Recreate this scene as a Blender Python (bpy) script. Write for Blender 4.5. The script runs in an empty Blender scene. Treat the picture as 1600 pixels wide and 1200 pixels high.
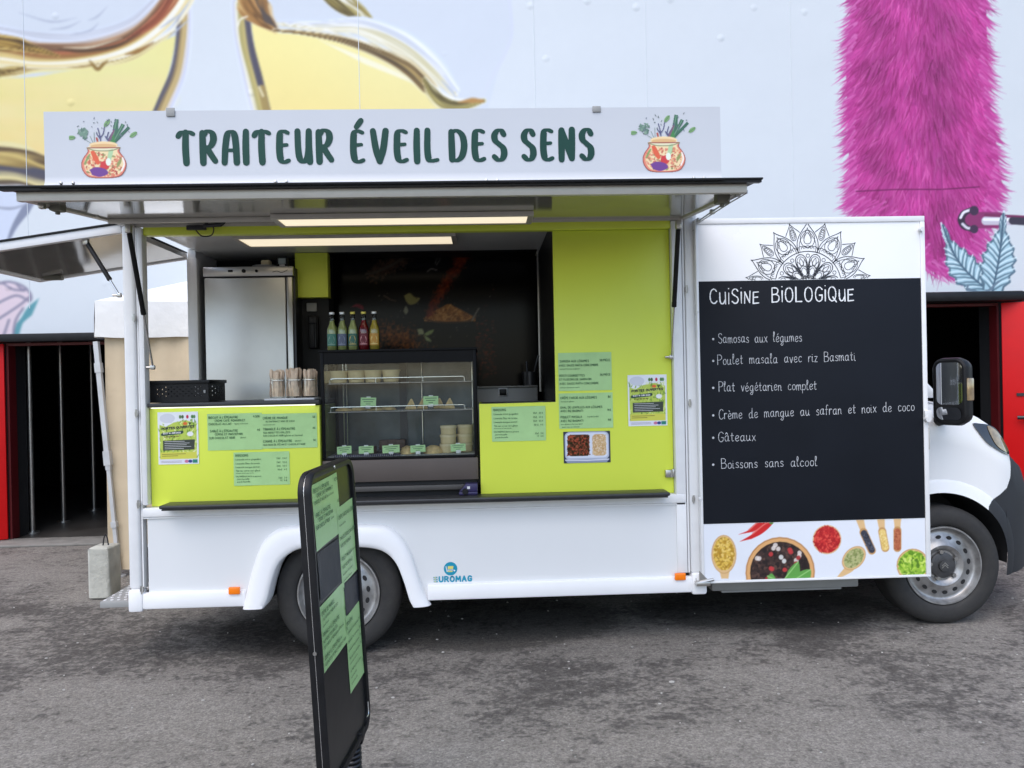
import bpy, bmesh, math, random
import numpy as np
from mathutils import Vector, Matrix
random.seed(7); rng = np.random.default_rng(7)
S = bpy.context.scene
COL = S.collection
R = math.radians

# ---------------------------------------------------------------- camera, sky, sun, exposure
CAM = np.array([0.0, -4.3, 1.5]); FPX = 1200.0
YAW, PITCH, ROLL = R(2.1607), R(-0.2017), R(-1.1953)
_f = np.array([math.sin(YAW)*math.cos(PITCH), math.cos(YAW)*math.cos(PITCH), math.sin(PITCH)])
_r0 = np.array([math.cos(YAW), -math.sin(YAW), 0.0]); _u0 = np.cross(_r0, _f)
_r = math.cos(ROLL)*_r0 + math.sin(ROLL)*_u0; _u = -math.sin(ROLL)*_r0 + math.cos(ROLL)*_u0
cd = bpy.data.cameras.new('camera'); cam = bpy.data.objects.new('camera', cd); COL.objects.link(cam)
cd.sensor_width = 36; cd.lens = FPX/1600*36; cd.clip_start = .05; cd.clip_end = 2000
cam.matrix_world = Matrix(((_r[0], _u[0], -_f[0], CAM[0]), (_r[1], _u[1], -_f[1], CAM[1]), (_r[2], _u[2], -_f[2], CAM[2]), (0, 0, 0, 1)))
S.camera = cam
W = bpy.data.worlds.new('World'); S.world = W; W.use_nodes = True
SUN_EL, SUN_AZ = 58, 205          # azimuth measured clockwise from +Y: behind and left of the camera
nt = W.node_tree; sky = nt.nodes.new('ShaderNodeTexSky'); sky.sky_type = 'NISHITA'; sky.sun_disc = False
sky.sun_elevation = R(SUN_EL); sky.sun_rotation = R(SUN_AZ); sky.air_density = 1.0; sky.dust_density = 1.6; sky.ozone_density = 1.0
nt.links.new(sky.outputs[0], nt.nodes['Background'].inputs[0]); nt.nodes['Background'].inputs[1].default_value = 0.15
sd = bpy.data.lights.new('sun', 'SUN'); so = bpy.data.objects.new('sun', sd); COL.objects.link(so)
sd.energy = 0.9; sd.angle = R(70); sd.color = (1, .96, .91)
_a = R(SUN_AZ); _d = Vector((math.sin(_a)*math.cos(R(SUN_EL)), math.cos(_a)*math.cos(R(SUN_EL)), math.sin(R(SUN_EL))))
so.rotation_euler = (-_d).to_track_quat('-Z', 'Y').to_euler()
S.view_settings.view_transform = 'Standard'; S.view_settings.look = 'None'; S.view_settings.exposure = 0.90; S.view_settings.gamma = 1
S.cycles.max_bounces = 8; S.cycles.transparent_max_bounces = 12; S.cycles.use_denoising = True

def at(px, py, Y):
    """point of the plane y=Y that the photograph shows at pixel (px, py)"""
    d = _f + (px-800)/FPX*_r + (600-py)/FPX*_u
    t = (Y-CAM[1])/d[1]
    return Vector((d[0]*t, Y, CAM[2]+d[2]*t))
def xz(px, py, Y):
    p = at(px, py, Y); return (p.x, p.z)

# ---------------------------------------------------------------- materials
def lin(c):
    c = np.asarray(c, float)/255.
    return np.where(c <= .04045, c/12.92, ((c+.055)/1.055)**2.4)
def hexl(r, g, b): return tuple(lin((r, g, b)))
def mat(name, col, rough=.5, metal=0., var=.06, vs=6., bump=0., bs=40., spec=.5, coat=0., emit=None, es=1., dirt=None):
    m = bpy.data.materials.new(name); m.use_nodes = True; n = m.node_tree.nodes; L = m.node_tree.links
    b = n['Principled BSDF']; b.inputs['Roughness'].default_value = rough; b.inputs['Metallic'].default_value = metal
    b.inputs['Specular IOR Level'].default_value = spec; b.inputs['Coat Weight'].default_value = coat
    tc = n.new('ShaderNodeTexCoord')
    no = n.new('ShaderNodeTexNoise'); no.inputs['Scale'].default_value = vs; no.inputs['Detail'].default_value = 5
    L.new(tc.outputs['Object'], no.inputs['Vector'])
    rp = n.new('ShaderNodeValToRGB'); c = np.array(col[:3])
    rp.color_ramp.elements[0].position = .3; rp.color_ramp.elements[1].position = .7
    lo = np.array(dirt) if dirt is not None else np.clip(c*(1-var), 0, 1)
    rp.color_ramp.elements[0].color = (*lo, 1); rp.color_ramp.elements[1].color = (*np.clip(c*(1+var), 0, 1), 1)
    L.new(no.outputs['Fac'], rp.inputs[0]); L.new(rp.outputs[0], b.inputs['Base Color'])
    mr = n.new('ShaderNodeMapRange'); mr.inputs[3].default_value = max(0, rough*.85); mr.inputs[4].default_value = min(1, rough*1.2)
    L.new(no.outputs['Fac'], mr.inputs[0]); L.new(mr.outputs[0], b.inputs['Roughness'])
    if bump:
        n2 = n.new('ShaderNodeTexNoise'); n2.inputs['Scale'].default_value = bs; n2.inputs['Detail'].default_value = 4
        L.new(tc.outputs['Object'], n2.inputs['Vector'])
        bp = n.new('ShaderNodeBump'); bp.inputs['Strength'].default_value = 1; bp.inputs['Distance'].default_value = bump
        L.new(n2.outputs['Fac'], bp.inputs['Height']); L.new(bp.outputs[0], b.inputs['Normal'])
    if emit:
        b.inputs['Emission Color'].default_value = (*emit, 1); b.inputs['Emission Strength'].default_value = es
    return m
def glass_mat(name, tint=(.9, .95, .93), refl=1.0, rough=.02):
    m = bpy.data.materials.new(name); m.use_nodes = True; n = m.node_tree.nodes; L = m.node_tree.links; n.clear()
    o = n.new('ShaderNodeOutputMaterial'); mx = n.new('ShaderNodeMixShader'); t = n.new('ShaderNodeBsdfTransparent'); g = n.new('ShaderNodeBsdfGlossy')
    fr = n.new('ShaderNodeFresnel'); fr.inputs[0].default_value = 1.5
    no = n.new('ShaderNodeTexNoise'); no.inputs['Scale'].default_value = 3.
    mr = n.new('ShaderNodeMapRange'); mr.inputs[3].default_value = rough; mr.inputs[4].default_value = rough*2.5
    L.new(no.outputs['Fac'], mr.inputs[0]); L.new(mr.outputs[0], g.inputs['Roughness'])
    mu = n.new('ShaderNodeMath'); mu.operation = 'MULTIPLY'; mu.inputs[1].default_value = refl
    t.inputs[0].default_value = (*tint, 1)
    L.new(fr.outputs[0], mu.inputs[0]); L.new(mu.outputs[0], mx.inputs[0]); L.new(t.outputs[0], mx.inputs[1]); L.new(g.outputs[0], mx.inputs[2]); L.new(mx.outputs[0], o.inputs[0])
    return m
def paint_mat(name, rough=.5, bump=0., spec=.4, noise=.03):
    """printed surface: colours come from the mesh's own colour attribute, with a fine procedural print grain"""
    m = bpy.data.materials.new(name); m.use_nodes = True; n = m.node_tree.nodes; L = m.node_tree.links
    b = n['Principled BSDF']; b.inputs['Roughness'].default_value = rough; b.inputs['Specular IOR Level'].default_value = spec
    a = n.new('ShaderNodeAttribute'); a.attribute_name = 'Col'
    tc = n.new('ShaderNodeTexCoord'); no = n.new('ShaderNodeTexNoise'); no.inputs['Scale'].default_value = 9.; no.inputs['Detail'].default_value = 6
    L.new(tc.outputs['Object'], no.inputs['Vector'])
    mr = n.new('ShaderNodeMapRange'); mr.inputs[3].default_value = 1-noise; mr.inputs[4].default_value = 1+noise
    L.new(no.outputs['Fac'], mr.inputs[0])
    vm = n.new('ShaderNodeVectorMath'); vm.operation = 'SCALE'; L.new(a.outputs['Color'], vm.inputs[0]); L.new(mr.outputs[0], vm.inputs['Scale'])
    L.new(vm.outputs[0], b.inputs['Base Color'])
    if bump:       # sparse fastener dimples and slack ripples of the stretched sheet
        vo = n.new('ShaderNodeTexVoronoi'); vo.inputs['Scale'].default_value = 2.1; vo.inputs['Randomness'].default_value = .55
        L.new(tc.outputs['Object'], vo.inputs['Vector'])
        m2 = n.new('ShaderNodeMapRange'); m2.inputs[1].default_value = 0; m2.inputs[2].default_value = .11; m2.inputs[3].default_value = 1; m2.inputs[4].default_value = 0; m2.interpolation_type = 'SMOOTHSTEP'
        L.new(vo.outputs['Distance'], m2.inputs[0])
        n3 = n.new('ShaderNodeTexNoise'); n3.inputs['Scale'].default_value = 1.1; n3.inputs['Detail'].default_value = 2; L.new(tc.outputs['Object'], n3.inputs['Vector'])
        ad = n.new('ShaderNodeMath'); ad.operation = 'MULTIPLY_ADD'; ad.inputs[1].default_value = 2.0; L.new(n3.outputs['Fac'], ad.inputs[0]); L.new(m2.outputs[0], ad.inputs[2])
        bp = n.new('ShaderNodeBump'); bp.inputs['Distance'].default_value = bump; L.new(ad.outputs[0], bp.inputs['Height']); L.new(bp.outputs[0], b.inputs['Normal'])
    return m

M = {}
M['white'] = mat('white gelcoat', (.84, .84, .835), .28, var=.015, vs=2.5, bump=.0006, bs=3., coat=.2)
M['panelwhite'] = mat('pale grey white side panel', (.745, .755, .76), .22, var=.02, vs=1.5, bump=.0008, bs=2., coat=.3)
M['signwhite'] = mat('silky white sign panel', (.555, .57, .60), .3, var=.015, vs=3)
M['skirt'] = mat('white moulded plastic', (.87, .87, .88), .35, var=.02, vs=4)
M['alu'] = mat('white aluminium profile', (.80, .80, .80), .38, var=.03, vs=12)
M['alu_beige'] = mat('anodised aluminium', (.56, .53, .475), .42, metal=.25, var=.05, vs=14)
M['underside'] = mat('glossy composite underside', (.50, .485, .455), .10, metal=.55, var=.05, vs=1.5, bump=.0012, bs=2.2)
M['lime'] = mat('lime green laminate', (.73, .83, .088), .36, var=.02, vs=2, spec=.35)
M['black'] = mat('black plastic', (.010, .010, .011), .42, var=.2, vs=20, spec=.25)
M['caseblack'] = mat('black case frame', (.006, .006, .007), .4, var=.2, vs=20, spec=.12)
M['dullsteel'] = mat('dull stainless steel', (.30, .295, .28), .5, metal=.5, var=.06, vs=5)
M['blackmat'] = mat('matt black', (.010, .010, .011), .7, var=.2, vs=8)
M['ledge'] = mat('dark rubber edged ledge', (.03, .03, .032), .4, var=.2, vs=15)
M['rubber'] = mat('tyre rubber', (.020, .0195, .0195), .75, var=.25, vs=25, bump=.001, bs=120, dirt=(.03, .028, .026))
M['rim'] = mat('silver steel rim', (.42, .42, .42), .38, metal=.7, var=.1, vs=18, dirt=(.25, .24, .23))
M['steel'] = mat('brushed stainless steel', (.50, .49, .47), .3, metal=.95, var=.05, vs=3)
M['steel_door'] = mat('soft brushed steel door', (.58, .58, .56), .38, metal=.85, var=.12, vs=2.2, bump=.004, bs=2.0)
M['chrome'] = mat('bright metal', (.7, .7, .7), .18, metal=1, var=.05)
M['wire'] = mat('chromed wire', (.75, .75, .74), .25, metal=.8, var=.05)
M['board'] = mat('blackboard paint', (.0095, .0115, .0165), .6, var=.12, vs=2.5, spec=.15)
M['chalk'] = mat('white chalk marker', (.82, .83, .84), .8, var=.08, vs=60)
M['chalk_thin'] = mat('worn chalk', (.54, .55, .57), .9, var=.35, vs=90)
M['ink'] = mat('dark line print', (.02, .022, .03), .5, var=.1)
M['greenink'] = mat('dark green vinyl lettering', hexl(12, 62, 50), .3, var=.12, vs=3, spec=.3)
M['teal'] = mat('teal vinyl', hexl(10, 145, 175), .35, var=.05)
M['tealyellow'] = mat('pale yellow vinyl', hexl(225, 215, 120), .4)
M['tealwhite'] = mat('white vinyl', (.8, .8, .8), .4)
M['sheet'] = mat('green copier paper', (.42, .67, .28), .4, var=.04, vs=14, bump=.004, bs=9, coat=.15)
M['sheetink'] = mat('grey green print', hexl(58, 98, 66), .7, var=.1)
M['orange'] = mat('amber marker lens', hexl(255, 128, 10), .25, var=.05, emit=(.9, .25, .0), es=.0)
M['redlens'] = mat('red lens', (.5, .01, .02), .25)
M['red'] = mat('red painted door', hexl(206, 8, 12), .45, var=.05, vs=4, spec=.3)
M['dark_metal'] = mat('dark steel', (.05, .05, .055), .35, metal=.7, var=.1)
M['grey'] = mat('grey plastic', (.30, .30, .29), .5, var=.08)
M['box'] = mat('olive grey plastic', (.17, .165, .13), .5, var=.08)
M['ceiling'] = mat('glossy white ceiling', (.80, .81, .77), .22, var=.03)
M['darkroom'] = mat('black curtain', (.004, .004, .004), .9, var=.2)
M['hallfloor'] = mat('dark hall floor', (.06, .055, .05), .4, var=.3, vs=3)
M['threshold'] = mat('concrete threshold', (.22, .21, .19), .8, var=.2, vs=8, bump=.002)
M['concrete'] = mat('rough cast concrete', (.50, .49, .43), .9, var=.14, vs=9, bump=.006, bs=30)
M['canvas'] = mat('white tent canvas', (.80, .79, .76), .7, var=.04, vs=3, bump=.02, bs=4)
M['beige'] = mat('beige tent side wall', (.62, .50, .34), .75, var=.06, vs=3, bump=.02, bs=4)
M['tentleg'] = mat('grey painted tent leg', (.56, .565, .57), .4, metal=.2, var=.08)
M['wood'] = mat('pale birch cutlery', (.80, .61, .44), .7, var=.16, vs=40)
M['card'] = mat('kraft paper tub', (.62, .50, .28), .7, var=.08, vs=30)
M['cardlid'] = mat('pale kraft lid', (.68, .57, .36), .7, var=.06, vs=30)
M['pastry'] = mat('baked pastry', (.58, .42, .20), .75, var=.25, vs=60, bump=.002, bs=90)
M['cake'] = mat('dark chocolate cake', (.06, .03, .02), .6, var=.3, vs=50)
M['tray'] = mat('white tray', (.7, .7, .7), .4)
M['glass'] = glass_mat('display glass', (.96, .98, .97), .6)
M['jar'] = glass_mat('jar glass', (.985, .99, .985), .45)
M['bottleglass'] = glass_mat('bottle glass', (.85, .9, .87), 1.1)
M['led'] = mat('lit lamp panel', (.9, .88, .8), .5, emit=(1, .86, .62), es=.47)
M['ledstrip'] = mat('lit lamp strip', (.9, .9, .85), .5, emit=(.95, 1, .75), es=.6)
M['headlamp'] = mat('smoked headlamp lens', (.03, .03, .032), .08, var=.3, vs=8, coat=1)
M['amber'] = mat('clear amber lens', (.38, .27, .14), .12, metal=.3, var=.35, vs=25, coat=1)
M['mirrorglass'] = mat('mirror glass', (.62, .64, .66), .03, metal=1, var=.02)
M['windscreen'] = mat('dark car glass', (.015, .018, .02), .05, coat=1)
M['wheelblack'] = mat('black hub cap', (.05, .05, .052), .45, var=.15, vs=30)
M['cream'] = mat('cream kitchen sponge', (.6, .52, .33), .8)
M['bluebox'] = mat('dark blue plastic', hexl(48, 42, 84), .4)
M['lcd'] = mat('grey green display', (.30, .36, .36), .3)
M['print'] = paint_mat('printed sheet', .4)
M['printgloss'] = paint_mat('glossy print', .14, spec=.11)
M['mural'] = paint_mat('printed tarpaulin', .62, bump=.007, spec=.25, noise=.015)

# ---------------------------------------------------------------- mesh tools
class MB:
    def __init__(s): s.bm = bmesh.new()
    def box(s, a, b, bev=0., seg=2, m=None):
        a, b = Vector(a), Vector(b)
        r = bmesh.ops.create_cube(s.bm, size=1); vs = r['verts']
        for v in vs: v.co = Vector((a[i] if v.co[i] < 0 else b[i] for i in range(3)))
        if (b-a).x*(b-a).y*(b-a).z < 0:
            bmesh.ops.reverse_faces(s.bm, faces=list({f for v in vs for f in v.link_faces}))
        if m: bmesh.ops.transform(s.bm, matrix=m, verts=vs)
        if bev:
            es = list({e for v in vs for e in v.link_edges})
            bmesh.ops.bevel(s.bm, geom=es, offset=bev, segments=seg, profile=.5, affect='EDGES')
        return s
    def cyl(s, p0, p1, r, r2=None, seg=14, caps=True):
        p0, p1 = Vector(p0), Vector(p1); r2 = r if r2 is None else r2
        d = (p1-p0).normalized(); a = d.orthogonal().normalized(); b = d.cross(a)
        A = [s.bm.verts.new(p0+(a*math.cos(t)+b*math.sin(t))*r) for t in np.linspace(0, 2*math.pi, seg, False)]
        B = [s.bm.verts.new(p1+(a*math.cos(t)+b*math.sin(t))*r2) for t in np.linspace(0, 2*math.pi, seg, False)]
        for i in range(seg): s.bm.faces.new((A[i], A[(i+1) % seg], B[(i+1) % seg], B[i]))
        if caps: s.bm.faces.new(A[::-1]); s.bm.faces.new(B)
        return s
    def tube(s, pts, r, seg=8, closed=False):
        pts = [Vector(p) for p in pts]; rings = []; n = len(pts); prev = None
        for i, p in enumerate(pts):
            d = (pts[(i+1) % n]-pts[i-1]) if closed else (pts[min(i+1, n-1)]-pts[max(i-1, 0)])
            d.normalize()
            a = d.orthogonal() if prev is None else prev-d*prev.dot(d)
            a.normalize(); prev = a; b = d.cross(a)
            rr = r[i] if hasattr(r, '__len__') else r
            rings.append([s.bm.verts.new(p+(a*math.cos(t)+b*math.sin(t))*rr) for t in np.linspace(0, 2*math.pi, seg, False)])
        for k in range(n if closed else n-1):
            A, B = rings[k], rings[(k+1) % n]
            for i in range(seg): s.bm.faces.new((A[i], A[(i+1) % seg], B[(i+1) % seg], B[i]))
        if not closed: s.bm.faces.new(rings[0][::-1]); s.bm.faces.new(rings[-1])
        return s
    def lathe(s, prof, c=(0, 0, 0), axis='Z', seg=24):
        """prof: (radius, height) pairs; axis 'Z' up, 'Y' heights along -Y (towards the camera)"""
        c = Vector(c); rings = []
        for r, h in prof:
            ring = []
            for t in np.linspace(0, 2*math.pi, seg, False):
                x, y = math.cos(t)*r, math.sin(t)*r
                ring.append(s.bm.verts.new(c+(Vector((x, y, h)) if axis == 'Z' else Vector((x, -h, y)))))
            rings.append(ring)
        for A, B in zip(rings, rings[1:]):
            for i in range(seg): s.bm.faces.new((A[i], A[(i+1) % seg], B[(i+1) % seg], B[i]))
        return s
    def prism(s, pts, y0, y1, bev=0.):
        """outline in x,z (counter-clockwise seen from the camera) extruded from y0 (front) to y1"""
        F = [s.bm.verts.new((x, y0, z)) for x, z in pts]; B = [s.bm.verts.new((x, y1, z)) for x, z in pts]; n = len(pts)
        ff = s.bm.faces.new(F); s.bm.faces.new(B[::-1])
        for i in range(n): s.bm.faces.new((F[i], B[i], B[(i+1) % n], F[(i+1) % n]))
        if bev: bmesh.ops.bevel(s.bm, geom=list(ff.edges), offset=bev, segments=2, profile=.5, affect='EDGES')
        return s
    def grid(s, rows):
        V = [[s.bm.verts.new(p) for p in row] for row in rows]
        for a, b in zip(V, V[1:]):
            for i in range(len(a)-1): s.bm.faces.new((a[i], a[i+1], b[i+1], b[i]))
        return s
    def ribbon(s, pts, w, fr, off=0., caps=True):
        """flat stroke: pts 2-D, w width or list, fr = (origin, ux, uy, n)"""
        P = [np.asarray(p, float) for p in pts]
        Q = [P[0]]
        for p in P[1:]:
            if np.hypot(*(p-Q[-1])) > 1e-7: Q.append(p)
        ws = list(w) if hasattr(w, '__len__') else [w]*len(P)
        ws = ws[:len(Q)] if len(ws) >= len(Q) else ws+[ws[-1]]*(len(Q)-len(ws))
        o, ux, uy, nn = fr
        v3 = lambda q: s.bm.verts.new(o+ux*q[0]+uy*q[1]+nn*off)
        if len(Q) == 1:
            ring = [v3(Q[0]+ws[0]/2*np.array([math.cos(t), math.sin(t)])) for t in np.linspace(0, 2*math.pi, 10, False)]
            s.bm.faces.new(ring); return s
        n = len(Q); Lh, Rh = [], []
        for i in range(n):
            d = Q[min(i+1, n-1)]-Q[max(i-1, 0)]; d = d/(np.hypot(*d)+1e-12); nr = np.array([-d[1], d[0]])
            if i == 0 and caps: 
                st = [Q[0]+ws[0]/2*(nr*math.cos(t)-d*math.sin(t)) for t in np.linspace(0, math.pi, 6)]
            if i == n-1 and caps:
                en = [Q[-1]+ws[n-1]/2*(nr*math.cos(t)+d*math.sin(t)) for t in np.linspace(0, math.pi, 6)]
            Lh.append(v3(Q[i]+nr*ws[i]/2)); Rh.append(v3(Q[i]-nr*ws[i]/2))
        for i in range(n-1): s.bm.faces.new((Lh[i], Rh[i], Rh[i+1], Lh[i+1]))
        if caps:
            c = [v3(q) for q in st[1:-1]]; s.bm.faces.new([Lh[0]]+c+[Rh[0]])
            c = [v3(q) for q in en[1:-1]]; s.bm.faces.new([Rh[-1]]+c[::-1]+[Lh[-1]])
        return s
    def poly2(s, pts, fr, off=0.):
        o, ux, uy, nn = fr
        s.bm.faces.new([s.bm.verts.new(o+ux*p[0]+uy*p[1]+nn*off) for p in pts]); return s
    def xf(s, m): bmesh.ops.transform(s.bm, matrix=m, verts=s.bm.verts[:]); return s
    def clusters(s, eps):
        s.bm.verts.ensure_lookup_table(); seen = set(); isl = []
        for v in s.bm.verts:
            if v.index in seen: continue
            st = [v]; seen.add(v.index); g = []
            while st:
                a = st.pop(); g.append(a)
                for e in a.link_edges:
                    b = e.other_vert(a)
                    if b.index not in seen: seen.add(b.index); st.append(b)
            isl.append(g)
        bb = [(np.min([v.co for v in g], 0)-eps/2, np.max([v.co for v in g], 0)+eps/2) for g in isl]; par = list(range(len(isl)))
        def find(i):
            while par[i] != i: i = par[i]
            return i
        for i in range(len(isl)):
            for j in range(i):
                if (bb[i][0] <= bb[j][1]).all() and (bb[j][0] <= bb[i][1]).all(): par[find(i)] = find(j)
        out = {}
        for i, g in enumerate(isl): out.setdefault(find(i), []).extend(v.index for v in g)
        return list(out.values())
    def build_each(s, name, m, parent=None, angle=35, eps=.01):
        """one part object per separate piece"""
        s.bm.verts.index_update(); objs = []
        for keep in s.clusters(eps):
            k = set(keep); c = MB(); c.bm.free(); c.bm = s.bm.copy(); c.bm.verts.ensure_lookup_table()
            bmesh.ops.delete(c.bm, geom=[v for v in c.bm.verts if v.index not in k], context='VERTS'); objs.append(c.build(name, m, parent, angle))
        s.bm.free(); return objs
    def build(s, name, m, parent=None, angle=35, fix=True):
        if fix: bmesh.ops.recalc_face_normals(s.bm, faces=s.bm.faces[:])
        me = bpy.data.meshes.new(name); s.bm.to_mesh(me); s.bm.free()
        me.polygons.foreach_set('use_smooth', [True]*len(me.polygons)); me.set_sharp_from_angle(angle=R(angle))
        return link(name, me, m, parent)
def link(name, me, m, parent=None):
    if m: me.materials.append(M[m] if isinstance(m, str) else m)
    o = bpy.data.objects.new(name, me); COL.objects.link(o)
    if parent:
        o.parent = parent
        if parent.type == 'EMPTY': o.matrix_parent_inverse = Matrix.Translation(-parent.location)
    return o
def tag(o, label, cat, group=None):
    o['label'] = label; o['category'] = cat
    if group: o['group'] = group
    return o
def thing(name, label, cat, loc, group=None):
    o = bpy.data.objects.new(name, None); COL.objects.link(o); o.location = loc; o.empty_display_size = .1
    return tag(o, label, cat, group)
def kids(o): return [c for c in KIDS.get(o.name, [])]
def copy_tree(o, loc, label=None, parent=None):
    c = o.copy(); COL.objects.link(c)
    if parent is None:
        c.location = loc
        if label: c['label'] = label
    else: c.parent = parent
    for ch in [x for x in list(COL.objects) if x.parent == o]: copy_tree(ch, None, None, c)
    return c
def struct(o): o['kind'] = 'structure'; return o

def smooth(pts, k=6, closed=False):
    P = [np.array(p, float) for p in pts]; n = len(P); out = []
    rngk = range(n) if closed else range(n-1)
    for i in rngk:
        p0 = P[(i-1) % n] if (closed or i > 0) else 2*P[0]-P[1]
        p1, p2 = P[i], P[(i+1) % n]
        p3 = P[(i+2) % n] if (closed or i+2 < n) else 2*P[-1]-P[-2]
        for t in np.linspace(0, 1, k, False):
            out.append(.5*((2*p1)+(-p0+p2)*t+(2*p0-5*p1+4*p2-p3)*t*t+(-p0+3*p1-3*p2+p3)*t**3))
    if not closed: out.append(P[-1])
    return out

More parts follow.
